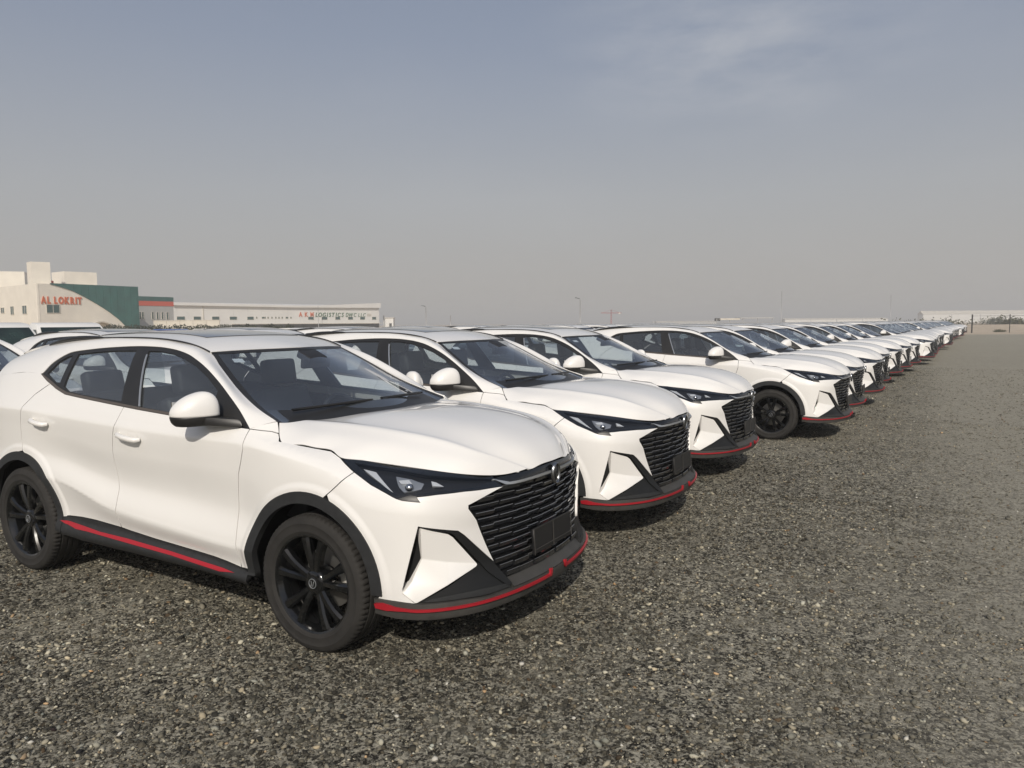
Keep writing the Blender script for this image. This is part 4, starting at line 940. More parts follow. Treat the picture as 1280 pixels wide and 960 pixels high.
# ------------------------------------------------------------------ parked SUVs
CX, CY, YAW = -1.72, 5.1294, -0.5234
def car_place(o, fwd, left, dyaw=0.0):
    c, s = math.cos(YAW), math.sin(YAW)
    o.location = (CX+c*fwd-s*left, CY+s*fwd+c*left, 0); o.rotation_euler = (0, 0, YAW+dyaw)
def copy_tree(o, parent=None, skip=()):
    c = o.copy(); COL.objects.link(c); c.parent = parent
    for ch in o.children:
        if ch.name.split('.')[0] in skip: continue
        copy_tree(ch, c, skip)
    return c
suv = make_car('white_suv')
def make_far(src):
    """the same car with its pieces joined into a handful of parts, for places where it is a few pixels high"""
    root = bpy.data.objects.new('white_suv', None); COL.objects.link(root)
    groups = {}
    pick = {'white_paint': 'body', 'windscreen_glass': 'windscreen', 'side_glass': 'window', 'sunroof_glass': 'sunroof', 'red_stripe': 'red_stripe', 'lamp_lens': 'headlight', 'lamp_housing': 'headlight', 'lamp_reflector': 'headlight', 'gloss_black': 'grille', 'grille_black': 'grille',
            'tyre_rubber': 'tyre', 'black_rim': 'rim', 'rear_side_glass': 'window', 'pale_headliner': 'headliner', 'dark_seat_leather': 'cabin', 'dashboard_plastic': 'cabin'}
    def walk(o, M):
        for ch in o.children:
            Mc = M @ ch.matrix_local if ch.parent else M
            if ch.type == 'MESH' and ch.name.split('.')[0] not in ('cap_mark', 'brake_disc', 'brake_caliper', 'hub_cap', 'seat_panel', 'handle_cup', 'emblem_field', 'emblem_mark', 'emblem', 'plate_edge', 'windscreen_sticker', 'screen', 'wiper', 'lamp_projector'):
                nm = pick.get(ch.data.materials[0].name, 'trim'); groups.setdefault(nm, []).append((ch, Mc.copy()))
            walk(ch, Mc)
    bpy.context.view_layer.update()
    walk(src, Matrix.Identity(4))
    for nm, lst in groups.items():
        g = Geo(); mats = []
        for ch, M4 in lst:
            me = ch.data; mt = me.materials[0]
            if mt not in mats: mats.append(mt)
            mi = mats.index(mt)
            co = np.empty(len(me.vertices)*3, np.float32); me.vertices.foreach_get('co', co); co = co.reshape(-1, 3)
            no = np.empty(len(me.vertices)*3, np.float32); me.vertices.foreach_get('normal', no); no = no.reshape(-1, 3)
            R = np.array(M4.to_3x3()); T = np.array(M4.translation)
            k0 = len(g.M); g.add(co @ R.T+T, [tuple(p.vertices) for p in me.polygons], None, mi)
            if len(me.materials) > 1:
                if me.materials[1] not in mats: mats.append(me.materials[1])
                for pi, p in enumerate(me.polygons):
                    if p.material_index == 1: g.M[k0+pi] = mats.index(me.materials[1])
        me = g.mesh(nm, mats); link(nm, me, root)
    return root
far_suv = make_far(suv)
ORD = 'first second third fourth fifth sixth seventh eighth ninth tenth eleventh twelfth thirteenth fourteenth fifteenth sixteenth seventeenth eighteenth nineteenth twentieth twenty-first twenty-second twenty-third twenty-fourth twenty-fifth twenty-sixth twenty-seventh twenty-eighth twenty-ninth thirtieth thirty-first thirty-second thirty-third thirty-fourth thirty-fifth thirty-sixth thirty-seventh thirty-eighth'.split()
spots = [(0, 0, 0), (.006, 2.351, -.006), (.018, 4.838, -.03), (.684, 8.175, -.015), (.70, 10.2, .004), (.82, 12.9, -.01), (.78, 15.7, .006), (.90, 18.9, -.004), (1.03, 21.7, .005), (1.20, 24.2, 0), (1.58, 28.7, -.02)]
l_ = 31.6
while l_ < 97:
    spots.append((float(np.interp(l_, [28.7, 40.5, 52.5, 60, 71, 85, 97], [1.45, 2.0, 2.3, 2.55, 3.2, 3.6, 4.27]))+random.uniform(-.18, .18), l_, random.uniform(-.02, .02))); l_ += random.uniform(2.6, 2.9)
NEAR_LABEL = ['white SUV with red lip nearest the camera, its whole flank in view',
 'white SUV second in the front row, parked right beside the nearest one',
 'white SUV third in the front row, before the wide gap showing a wheel',
 'white SUV fourth in the front row, front wheel showing past the gap']
for i, (fw_, lf_, dy_) in enumerate(spots):
    near = i < 9
    o = suv if i == 0 else copy_tree(suv if near else far_suv, None, () if i < 4 else ('cap_mark', 'seat_panel', 'handle_cup', 'plate_edge', 'windscreen_sticker', 'screen', 'lamp_projector', 'console') if near else ())
    car_place(o, fw_, lf_, dy_)
    if i < 4: lb = NEAR_LABEL[i]
    elif i == len(spots)-1: lb = 'white SUV last and farthest in the front row, by the fence post'
    elif i == 10: lb = 'white SUV %s in the front row, standing after an empty space' % ORD[i]
    else: lb = 'white SUV %s in the front row counting from the camera' % ORD[i]
    tag(o, lb, 'car', 'white SUVs in the front row')
# the row behind, nose to tail with the first
for k in range(12):
    o = copy_tree(suv if k < 2 else far_suv, None, ('slat', 'cap_mark', 'seat_panel', 'handle_cup', 'plate_edge', 'console') if k < 2 else ())
    car_place(o, -5.65+random.uniform(-.1, .1)*(k > 1), .36+2.46*k, random.uniform(-.01, .01))
    tag(o, ('white SUV in the second row, its windscreen at the left picture edge' if k == 0 else 'white SUV %s from the left in the second row, behind the front row' % ORD[k]), 'car', 'white SUVs in the second row')
for ob in list(far_suv.children): bpy.data.objects.remove(ob)
bpy.data.objects.remove(far_suv)

# ------------------------------------------------------------------ other vehicles behind
MT['vanwhite'] = mat('truck_white', (.78, .77, .74), .35, 0, .4)
MT['greenglass'] = mat('green_tinted_glass', (.016, .030, .026), .12, 0, .25, noise=.6, scale=2.5)
MT['blue'] = mat('blue_paint', (.035, .10, .34), .3, 0, .6)
MT['greypaint'] = mat('grey_paint', (.30, .31, .32), .3, .2, .6)
def simple_wheel(par, x, y, r):
    w = link('wheel', lathe_geo([(0, -.10), (r*.62, -.10), (r*.66, -.075), (r*.64, -.05)], 24).mesh('wheel', 'steel'), par, (x, y, r), (0, 0, 0 if y < 0 else math.pi))
    t = lathe_geo([(r*.62, -.10), (r*.80, -.115), (r*.96, -.105), (r, -.08), (r, .08), (r*.96, .105), (r*.6, .10)], 28).mesh('tyre', 'tyre'); fix_normals(t, 40); link('tyre', t, w)
def prism(P, y0, y1, tum=None):
    """side profile extruded across; tum(z) draws the sides in"""
    n = len(P); V = [(x, -(y1-(tum(z) if tum else 0)), z) for x, z in P]+[(x, y1-(tum(z) if tum else 0), z) for x, z in P]
    return Geo().add(V, [tuple(range(n)), tuple(reversed(range(n, 2*n)))]+[(i, n+i, n+(i+1) % n, (i+1) % n) for i in range(n)])
def make_pickup(name):
    r = bpy.data.objects.new(name, None); COL.objects.link(r)
    def add(nm, g, m, par=None, bev=0): 
        me = g.mesh(nm, m, False)
        if bev: fix_normals(me, 30); bevel_mesh(me, bev, 2)
        return link(nm, me, par or r)
    tum = lambda z: max(0, z-1.12)*.22
    add('body', prism([(2.55,.45),(2.60,.62),(2.58,.92),(2.45,1.02),(1.35,1.14),(-.05,1.14),(-.05,.45)], 0, .86), 'vanwhite', bev=.05)
    cab = prism([(1.33,1.12),(.62,1.66),(.50,1.74),(.10,1.77),(-.02,1.72),(-.06,1.12)], 0, .84, tum)
    add('cab', cab, 'vanwhite', bev=.03)
    add('windscreen', Geo().add([(1.305,-.76,1.165),(1.305,.76,1.165),(.66,.66,1.655),(.66,-.66,1.655)], [(0,1,2,3)]).box((.9, 0, 1.2), (.01, .01, .01)), 'greenglass')
    for s in (-1, 1):
        d = link('door', Geo().box((.55, s*.856, .80), (1.02, .02, .62)).mesh('door', 'vanwhite', False), r)
        link('window', Geo().add([(.10,s*.842,1.17),(1.10,s*.842,1.17),(.62,s*.742,1.60),(.12,s*.742,1.60)], [(0,1,2,3) if s < 0 else (3,2,1,0)]).mesh('window', 'greenglass', False), d)
        m = link('mirror', bevel_mesh(Geo().box((1.06, s*1.02, 1.24), (.10, .20, .24)).mesh('mirror', 'trim', False), .03, 2), r)
        link('headlight', bevel_mesh(Geo().box((2.52, s*.66, .86), (.14, .32, .18)).mesh('headlight', 'lampwhite', False), .02, 2), r)
        add('bed_side', Geo().box((-1.35, s*.83, .92), (2.45, .05, .50)), 'vanwhite')
        add('bumper_end', Geo().box((2.60, s*.70, .55), (.12, .30, .2)), 'plastic', bev=.02)
    add('bed_floor', Geo().box((-1.35, 0, .66), (2.45, 1.64, .06)), 'vanwhite'); add('tailgate', Geo().box((-2.56, 0, .92), (.05, 1.64, .5)), 'vanwhite')
    add('grille', Geo().box((2.585, 0, .84), (.05, .95, .2)), 'gloss'); add('bumper', Geo().box((2.63, 0, .55), (.12, 1.2, .2)), 'plastic', bev=.02)
    add('chassis', Geo().box((0, 0, .50), (4.9, 1.2, .16)), 'black')
    for x in (1.85, -1.65):
        for s in (-1, 1): simple_wheel(r, x, s*.78, .36)
    return r
pk = make_pickup('pickup_truck')
pk2 = copy_tree(pk)
for o, (x, y, a), lb in ((pk, (-11.25, 18.7, -42), 'white single-cab pickup with green tinted glass, right of the two behind the SUVs'), (pk2, (-11.7, 16.6, -40), 'white single-cab pickup with green tinted glass at the left picture edge')):
    o.location = (x, y, 0); o.rotation_euler = (0, 0, math.radians(a)); tag(o, lb, 'pickup', 'pickups behind the SUV rows')
def make_sedan(name, paint):
    r = bpy.data.objects.new(name, None); COL.objects.link(r)
    def add(nm, g, m, bev=0):
        me = g.mesh(nm, m, False)
        if bev: fix_normals(me, 30); bevel_mesh(me, bev, 2)
        return link(nm, me, r)
    add('body', prism([(2.2,.30),(2.25,.55),(2.15,.75),(1.2,.95),(-1.7,1.02),(-2.15,.95),(-2.2,.6),(-2.15,.30)], 0, .88), paint, .06)
    tum = lambda z: max(0, z-.95)*.32
    add('cabin', prism([(1.15,.94),(.35,1.42),(0,1.49),(-.9,1.48),(-1.3,1.40),(-1.8,1.0)], 0, .82, tum), 'gloss', .04)
    add('roof', prism([(.33,1.435),(0,1.505),(-.9,1.495),(-1.3,1.415)], 0, .69), paint, .012)
    for x in (1.35, -1.35):
        for s in (-1, 1): simple_wheel(r, x, s*.78, .32)
    return r
sd_b = make_sedan('parked_car', 'blue'); sd_w = make_sedan('parked_car', 'vanwhite')
lay = [('b', -20.2, 40, 'blue'), ('b', -18.2, 40.3, 'blue'), ('w', -22.4, 39.5, 'white'), ('w', -16.1, 40.5, 'white'), ('w', -14.0, 41, 'white'), ('w', -11.8, 41.5, 'white'), ('w', -9.0, 46, 'white'), ('w', -6.4, 46.5, 'white'), ('w', -2.0, 47, 'white')]
first = {'b': True, 'w': True}; wi = 0
for kd, x, y, cn_ in lay:
    src = sd_b if kd == 'b' else sd_w
    o = src if first[kd] else copy_tree(src)
    o.location = (x, y, 0); o.rotation_euler = (0, 0, math.radians(-40))
    if kd == 'b': lb = 'blue car beyond the SUVs, %s of the two blue roofs' % ('left' if first['b'] else 'right')
    else: wi += 1; lb = 'white car far beyond the SUVs, %s from the left of the white roofs' % ORD[wi-1]
    first[kd] = False
    tag(o, lb, 'car', 'cars parked far beyond the SUVs')

# ------------------------------------------------------------------ buildings
MT['render'] = mat('cream_render', (.76, .71, .62), .9, noise=.05, scale=.6)
MT['greyrender'] = mat('pale_grey_cladding', (.46, .46, .44), .7, noise=.04, scale=.4)
MT['whiteclad'] = mat('white_sheet_cladding', (.72, .71, .68), .6, noise=.04, scale=.3)
MT['greenclad'] = mat('green_cladding', (.022, .105, .092), .4, noise=.18, scale=.8)
MT['redclad'] = mat('orange_red_band', (.62, .10, .055), .5)
MT['bglass'] = mat('building_glass', (.03, .075, .07), .08, 0, .5)
MT['orange'] = mat('orange_letters', (.58, .13, .045), .6)
MT['greenletter'] = mat('green_letters', (.05, .13, .055), .6)
MT['greenletter2'] = mat('teal_letters', (.12, .20, .13), .6)
MT['concrete'] = mat('pale_concrete', (.62, .58, .50), .9, noise=.08, scale=.5)
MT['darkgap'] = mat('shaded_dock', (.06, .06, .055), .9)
MT['pole'] = mat('galvanised_pole', (.42, .42, .41), .5, .3)
MT['crane'] = mat('crane_red', (.45, .07, .06), .6)
class Wall:
    """frame on a facade: a metres along it, z up, out metres in front of it"""
    def __init__(s, A, B):
        s.A = Vector((*A, 0)); d = Vector((*B, 0))-s.A; s.L = d.length; s.d = d.normalized(); s.n = Vector((s.d.y, -s.d.x, 0))
        if s.n.dot(-s.A) < 0: s.n = -s.n
        s.rz = math.atan2(s.d.y, s.d.x)
    def p(s, a, z, o=0): return s.A+s.d*a+s.n*o+Vector((0, 0, z))
    def box(s, a0, a1, z0, z1, o0, o1):
        V = [s.p(a, z, o) for z in (z0, z1) for a, o in ((a0, o0), (a1, o0), (a1, o1), (a0, o1))]
        g = Geo().add(V, [(0,3,2,1),(4,5,6,7),(0,1,5,4),(1,2,6,5),(2,3,7,6),(3,0,4,7)]); return g
    def slab(s, poly, o0, o1):
        n = len(poly); V = [s.p(a, z, o0) for a, z in poly]+[s.p(a, z, o1) for a, z in poly]
        return Geo().add(V, [tuple(range(n)), tuple(range(n, 2*n))[::-1]]+[(i, (i+1) % n, n+(i+1) % n, n+i) for i in range(n)])
def bpart(nm, g, m, par):
    me = g.mesh(nm, m, False); bm = bmesh.new(); bm.from_mesh(me); bmesh.ops.recalc_face_normals(bm, faces=bm.faces); bm.to_mesh(me); bm.free()
    return link(nm, me, par)
def bwin(w, a0, a1, z0, z1, par, mull=True, depth=.12):
    f = bpart('window', w.box(a0, a1, z0, z1, .01, .03), 'bglass', par)
    g = Geo()
    for bx in ((a0-.06, a0, z0-.06, z1+.06), (a1, a1+.06, z0-.06, z1+.06), (a0, a1, z1, z1+.06), (a0, a1, z0-.06, z0)): g.merge(w.box(*bx, 0, .09))
    if mull: g.merge(w.box((a0+a1)/2-.03, (a0+a1)/2+.03, z0, z1, .03, .07))
    bpart('window_frame', g, 'concrete', f); return f
def letters(w, text, a0, a1, z0, h, m, par, out=.05, shear=0.0, bold=0.0):
    tot = 0; items = []
    for ch in text:
        if ch == ' ': items.append(None); tot += .38; continue
        cu = bpy.data.curves.new('letter', 'FONT'); cu.body = ch; cu.size = 1; cu.extrude = .06; cu.shear = shear; cu.offset = bold; cu.resolution_u = 3
        to = bpy.data.objects.new('letter', cu); COL.objects.link(to); bpy.context.view_layer.update()
        me = bpy.data.meshes.new_from_object(to.evaluated_get(bpy.context.evaluated_depsgraph_get())); bpy.data.objects.remove(to); bpy.data.curves.remove(cu)
        co = np.array([v.co[:] for v in me.vertices]); x0, x1 = co[:, 0].min(), co[:, 0].max(); items.append((me, x0, x1)); tot += x1-x0+.17
    k = (a1-a0)/(tot-.17); x = a0
    for it in items:
        if it is None: x += .38*k; continue
        me, x0, x1 = it; sz = h/.72
        for v in me.vertices:
            c = v.co.copy(); v.co = w.p(x+(c.x-x0)*k, z0+c.y*sz, out+c.z)
        me.materials.clear(); me.materials.append(MT[m]); me.update(); link('letter', me, par); x += (x1-x0+.17)*k
def root(name, loc): 
    o = bpy.data.objects.new(name, None); COL.objects.link(o); return o
# corner building with the green swept facade
b1 = root('corner_building', (-75.9, 120, 0)); FWL = Wall((-75.9, 120), (-67.4, 135)); LWL = Wall((-75.9, 120), (-101.2, 140))
bpart('wall', FWL.box(0, FWL.L, 0, 8.62, -.3, 0), 'render', b1)
lw = bpart('wall', LWL.box(.0, LWL.L, 0, 8.60, -.3, 0), 'render', b1)
far_c = FWL.p(FWL.L, 0, -20); 
bpart('roof', Geo().add([FWL.p(.1, 8.5, -.2), FWL.p(FWL.L, 8.5, -.2), FWL.p(FWL.L+8, 8.5, -22), LWL.p(LWL.L, 8.5, -.2)], [(0, 1, 2, 3)]), 'concrete', b1)
curve = [(2.08, 8.6), (3.72, 8.21), (5.65, 7.63), (7.61, 6.69), (9.63, 5.58), (11.69, 4.31), (13.52, 2.93), (14.94, 1.51), (15.6, .7)]
ca = np.array(curve); cz = lambda a: float(np.interp(a, ca[:, 0], ca[:, 1]))
edges = list(np.arange(2.08, 17.3, 1.26))+[17.45]
for a0, a1 in zip(edges[:-1], edges[1:]):
    q = np.linspace(a0+.012, a1-.012, 5)
    poly = [(a, cz(a) if a < 15.6 else .2) for a in q]+[(a1-.012, 8.74), (a0+.012, 8.74)]
    bpart('cladding_panel', FWL.slab(poly, .04, .16+.01*((len(poly)+int(a0*3)) % 2)), 'greenclad', b1)
bpart('end_wall', FWL.box(FWL.L-.02, FWL.L+.28, 0, 8.55, -12, .03), 'render', b1)
bwin(FWL, 1.39, 3.42, 3.96, 5.23, b1)
for a0, a1, z0, z1 in ((4.49, 6.3, 3.87, 5.16), (10.14, 11.6, 3.81, 5.13), (14.53, 16.2, 4.15, 5.01), (19.5, 21, 3.9, 5.1)): bwin(LWL, a0, a1, z0, z1, b1)
sg = bpart('sign_rail', FWL.box(.55, 7.15, 5.42, 5.46, .02, .05), 'render', b1)
letters(FWL, 'AL LOKRIT', .55, 7.15, 5.46, 1.12, 'orange', sg, bold=.045)
arcp = [(7.3+4.6*t, 1.6+1.0*math.sin(math.pi*min(1, t*1.02))**.8) for t in np.linspace(0, 1, 12)]
bpart('entrance_canopy', FWL.slab(arcp+[(a, z-.22) for a, z in arcp[::-1]], .05, 1.6), 'concrete', b1)
bpart('stair_tower', Geo().add([(-79.96,124.2,8.4),(-78.2,122.6,8.4),(-76.2,124.4,8.4),(-78,126,8.4),(-79.96,124.2,12.3),(-78.2,122.6,12.3),(-76.2,124.4,12.3),(-78,126,12.3)], [(0,1,5,4),(1,2,6,5),(2,3,7,6),(3,0,4,7),(4,5,6,7)]), 'render', b1)
bpart('roof_block', Geo().add([(-81.0,132.5,8.4),(-77.0,129.5,8.4),(-73.6,133.5,8.4),(-77.6,137,8.4),(-81.0,132.5,11.2),(-77.0,129.5,11.2),(-73.6,133.5,11.2),(-77.6,137,11.2)], [(0,1,5,4),(1,2,6,5),(2,3,7,6),(3,0,4,7),(4,5,6,7)]), 'render', b1)
bpart('roof_block', Geo().box((-93, 139, 9.6), (6, 5, 4.4), rz=.4), 'render', b1)
bpart('roof_vent', Geo().box((-78.2, 127.2, 9.0), (1.2, 1.0, .9), rz=.5), 'redclad', b1)
tag(b1, 'cream corner building with green swept facade and orange lettering', 'building')
# grey annex with green and red bands
b2 = root('banded_building', (-74.9, 150, 0)); GW = Wall((-74.9, 150), (-71.3, 158)); GL = Wall((-74.9, 150), (-84, 153))
bpart('wall', GW.box(0, GW.L, 0, 5.78, -.3, 0), 'greyrender', b2); bpart('wall', GL.box(0, GL.L, 0, 5.78, -.3, 0), 'greyrender', b2)
bpart('red_band', GW.box(-.05, GW.L+.05, 5.80, 6.76, -.3, .06), 'redclad', b2); bpart('red_band', GL.box(0, GL.L, 5.80, 6.76, -.3, .06), 'redclad', b2)
bpart('green_band', GW.box(-.05, GW.L+.05, 6.78, 7.68, -.3, .08), 'greenclad', b2); bpart('green_band', GL.box(0, GL.L, 6.78, 7.68, -.3, .08), 'greenclad', b2)
bpart('roof', Geo().add([GW.p(0, 7.5, -.2), GW.p(GW.L, 7.5, -.2), GW.p(GW.L+3, 7.5, -9), GL.p(GL.L, 7.5, -.2)], [(0, 1, 2, 3)]), 'concrete', b2)
for a in (.35, .95, 3.3, 4.45, 5.65, 6.9): bwin(GW, a, a+.42, 3.1, 4.5, b2, mull=False)
tag(b2, 'small grey building with red and green bands beside the swept facade', 'building')
# long warehouse
b3 = root('warehouse', (-83.9, 185, 0)); WW = Wall((-83.9, 185), (-41.55, 235))
npan = 16
for i in range(npan):
    a0, a1 = WW.L*i/npan, WW.L*(i+1)/npan
    bpart('wall_panel', WW.box(a0+.015, a1-.015, 0, 6.75, -.25, 0), 'whiteclad', b3)
bpart('backing_wall', WW.box(0, WW.L, 0, 6.7, -.5, -.26), 'concrete', b3)
bpart('end_wall', Geo().add([WW.p(WW.L, 0, 0), WW.p(WW.L, 0, -30), WW.p(WW.L, 7.6, -30), WW.p(WW.L, 7.6, 0)], [(0, 1, 2, 3)]), 'whiteclad', b3)
top = [(.0, 7.48), (18.3, 7.34), (35.2, 7.16), (42, 7.25), (49.2, 7.56), (57, 7.95), (65.65, 8.32)]
bpart('roof_fascia', WW.slab([(0, 6.78), (35.2, 6.60), (65.65, 6.80)]+top[::-1], -.3, .7), 'whiteclad', b3)
bpart('roof', Geo().add([WW.p(0, 7.2, -.2), WW.p(WW.L, 7.2, -.2), WW.p(WW.L, 8.0, -15), WW.p(0, 8.0, -15), WW.p(WW.L, 7.2, -30), WW.p(0, 7.2, -30)], [(0, 1, 2, 3), (3, 2, 4, 5)]), 'whiteclad', b3)
bpart('downpipe', WW.box(7.9, 8.05, 0, 6.7, .0, .18), 'concrete', b3)
for a0, a1 in ((1.17,3.17),(5.47,7.33),(10.36,12.29),(15.22,17.23),(20.26,22.12),(39.34,41.21),(43.99,45.92),(48.8,50.51),(53.47,55.24),(58.0,59.82),(62.66,64.22)): bwin(WW, a0, a1, 3.2, 3.98, b3, mull=False)
for a in (22.86, 24.6, 25.4, 26.3, 27.5, 28.7, 29.7, 30.7, 32.0, 33.5): bwin(WW, a, a+(.75 if a in (24.6, 32.0) else .32), 3.5, 3.95, b3, mull=False)
bpart('dock_shade', WW.box(15.8, WW.L-.2, 0, 1.95, .02, .08), 'darkgap', b3); bpart('dock_canopy', WW.box(15.6, WW.L-.1, 1.95, 2.12, .02, 1.5), 'concrete', b3)  # flat dark slab stands in for the shade along the docks
sg = bpart('sign_rail', WW.box(36.2, 60.2, 3.99, 4.02, .02, .05), 'whiteclad', b3)
letters(WW, 'A K M', 36.3, 41.2, 4.02, 1.32, 'orange', sg, bold=.02)
letters(WW, 'LOGISTICS', 41.85, 51.9, 4.02, 1.25, 'greenletter', sg, shear=.22, bold=.01)
letters(WW, 'DWC', 52.6, 56.6, 4.02, 1.22, 'greenletter', sg, shear=.22)
letters(WW, 'LLC', 57.3, 60.2, 4.02, 1.2, 'greenletter2', sg, shear=.22)
bpart('sign_plate', WW.box(60.7, 62.4, 4.15, 5.0, .02, .05), 'concrete', b3)
bpart('sign_plate', WW.box(60.9, 62.2, 4.45, 4.7, .05, .07), 'greyrender', b3)
tag(b3, 'long white warehouse with upturned roof end and company lettering', 'building')
b4 = root('gatehouse', (-40, 240, 0))
bpart('wall', Geo().box((-39.0, 240, 1.8), (2.6, 3, 3.6)), 'whiteclad', b4); bpart('roof', Geo().box((-39.0, 240, 3.7), (3.0, 3.4, .2)), 'concrete', b4); bpart('door', Geo().box((-38.6, 238.47, 1.0), (.8, .06, 2.0)), 'darkgap', b4)
bpart('flue', Geo().box((-40.9, 240, 2.2), (.5, .5, 4.6)), 'greyrender', b4)
tag(b4, 'small white hut just right of the long warehouse', 'hut')
# boundary wall and hedge before the buildings
bw = root('boundary_wall', (0, 0, 0)); wl_ = Wall((-67.0, 140), (-54.6, 140))
for i in range(5): bpart('wall_panel', wl_.box(i*2.48, i*2.48+2.44, 0, 2.62, -.1, .1), 'concrete', bw)
bpart('coping', wl_.box(-.1, 12.5, 2.62, 2.72, -.16, .16), 'concrete', bw)
tag(bw, 'low cream boundary wall behind the clipped hedge', 'wall')
def leaf_mat(name, c0, c1):
    m, n, l, b = new_mat(name); oi = n.new('ShaderNodeTexNoise'); oi.inputs['Scale'].default_value = 1.4; tc = n.new('ShaderNodeTexCoord'); l.new(tc.outputs['Object'], oi.inputs['Vector'])
    r = n.new('ShaderNodeValToRGB'); r.color_ramp.elements[0].color = (*c0, 1); r.color_ramp.elements[1].color = (*c1, 1); r.color_ramp.elements[0].position = .35; r.color_ramp.elements[1].position = .68
    l.new(oi.outputs['Fac'], r.inputs['Fac']); l.new(r.outputs['Color'], b.inputs['Base Color']); b.inputs['Roughness'].default_value = .75; return m
MT['leaf'] = leaf_mat('hedge_leaves', (.012, .019, .008), (.042, .050, .018)); MT['scrub'] = leaf_mat('scrub_leaves', (.05, .055, .03), (.12, .115, .06))
def foliage(n, fn, size, m):
    P = np.array([fn() for _ in range(n)]); V = []; F = []
    for i, p in enumerate(P):
        a = RNG.normal(0, 1, 3); a /= np.linalg.norm(a); b = np.cross(a, RNG.normal(0, 1, 3)); b /= max(np.linalg.norm(b), 1e-6); s = size*RNG.uniform(.6, 1.3)
        k = len(V); V += [p-a*s, p+b*s*.45, p+a*s, p-b*s*.45]; F.append((k, k+1, k+2, k+3))
    return Geo().add(V, F)
hd = root('hedge', (-48, 110, 0))
def hp():
    t = random.random(); x = -66+34*t; return np.array([x, 110+random.uniform(-.7, .7), random.uniform(0, 1)**.6*(1.72+.14*math.sin(x*1.9)+.1*math.sin(x*5.3)+random.uniform(-.05, .2)-.006*(x+66))])
bpart('crown', foliage(7000, hp, .16, 'leaf'), 'leaf', hd)
bpart('trunk', Geo().box((-49, 110, .6), (33.5, .8, 1.1)), 'leaf', hd)
tag(hd, 'clipped dark green hedge in front of the cream wall', 'hedge')

# ------------------------------------------------------------------ lamps, crane, far things
def lamp_post(x, y, h, arm, lb):
    r = root('street_lamp', (x, y, 0)); r.location = (x, y, 0)
    link('pole', tube_geo([(0, 0, 0), (0, 0, h*.5), (0, 0, h)], [.11, .09, .06], 8).mesh('pole', 'pole'), r)
    link('arm', tube_geo([(0, 0, h-.05), (arm*.5, 0, h+.18), (arm, 0, h+.30)], .04, 6).mesh('arm', 'pole'), r)
    link('lamp_head', bevel_mesh(Geo().box((arm*1.25, 0, h+.36), (1.1, .36, .12), ry=-.2 if arm > 0 else .2).mesh('lamp_head', 'trim', False), .03, 1), r)
    tag(r, lb, 'street lamp', 'street lamps behind the lot')
lamp_post(-21.7, 190, 5.9, -.5, 'thin street lamp just right of the long warehouse')
lamp_post(15.6, 170, 6.9, -.5, 'tall thin street lamp near the red crane')
def mast(x, y, h, r_, lb):
    o = root('mast', (x, y, 0)); o.location = (x, y, 0)
    link('pole', tube_geo([(0, 0, 0), (0, 0, h)], [r_, r_*.6], 6).mesh('pole', 'pole'), o); link('base', lathe_geo([(0, .25), (r_*3, .25), (r_*3, 0)], 8, 'z').mesh('base', 'concrete'), o); tag(o, lb, 'mast', 'thin far masts')
mast(-21.2, 260, 4.6, .16, 'short pale mast between the warehouse and the antenna')
mast(93.8, 260, 12, .10, 'thin tall mast rising above the middle of the SUV row')
mast(152, 300, 12, .10, 'thin tall mast above the far end of the SUV row')
mast(-55.5, 215, 7.0, .10, 'thin white mast in front of the warehouse lettering')
cr_ = root('tower_crane', (56, 420, 0)); cr_.location = (56, 420, 0)
def truss(p, q, w, n, r_):
    p, q = Vector(p), Vector(q); g = Geo(); d = (q-p).normalized(); a = d.cross(Vector((0, 1, 0))); a = a.normalized() if a.length > .01 else Vector((1, 0, 0)); b = d.cross(a)
    for i, j in ((1, 1), (1, -1), (-1, 1), (-1, -1)): g.merge(tube_geo([p+(a*i+b*j)*w/2, q+(a*i+b*j)*w/2], r_, 4))
    for k in range(n):
        t0, t1 = p+(q-p)*k/n, p+(q-p)*(k+1)/n; s = 1 if k % 2 else -1
        for i, j, i2, j2 in ((1, s, 1, -s), (-1, s, -1, -s), (s, 1, -s, 1), (s, -1, -s, -1)): g.merge(tube_geo([t0+(a*i+b*j)*w/2, t1+(a*i2+b*j2)*w/2], r_*.7, 4))
    return g
link('mast', truss((0, 0, 0), (0, 0, 8.9), .55, 9, .07).mesh('mast', 'crane'), cr_); link('jib', truss((0, 0, 7.1), (-5.9, 0, 7.15), .4, 9, .06).mesh('jib', 'crane'), cr_); link('counter_jib', truss((0, 0, 7.1), (5.8, 0, 7.05), .4, 8, .06).mesh('counter_jib', 'crane'), cr_)
link('counterweight', Geo().box((4.6, 0, 6.8), (1.2, .6, .8)).mesh('counterweight', 'concrete', False), cr_)
link('tie', Geo().merge(tube_geo([(0, 0, 8.9), (-4.5, 0, 7.3)], .05, 4)).merge(tube_geo([(0, 0, 8.9), (4.5, 0, 7.3)], .05, 4)).mesh('tie', 'crane'), cr_)
tag(cr_, 'small red tower crane on the horizon', 'crane')
cn2 = root('canopy_shed', (71, 230, 0))
bpart('roof', Geo().box((75.2, 232, 2.75), (10.2, 6, .22)), 'greyrender', cn2); bpart('roof', Geo().box((67.0, 232, 2.45), (6.0, 6, .5)), 'concrete', cn2); bpart('water_tank', Geo().box((63.6, 231, 2.35), (1.4, 1.4, .9)), 'darkgap', cn2)
for x in (63, 67, 71, 75.5, 80): bpart('post', Geo().box((x, 229.5, 1.3), (.15, .15, 2.6)), 'pole', cn2)
tag(cn2, 'low pale canopy shed on the horizon above the fifth SUV', 'shed')
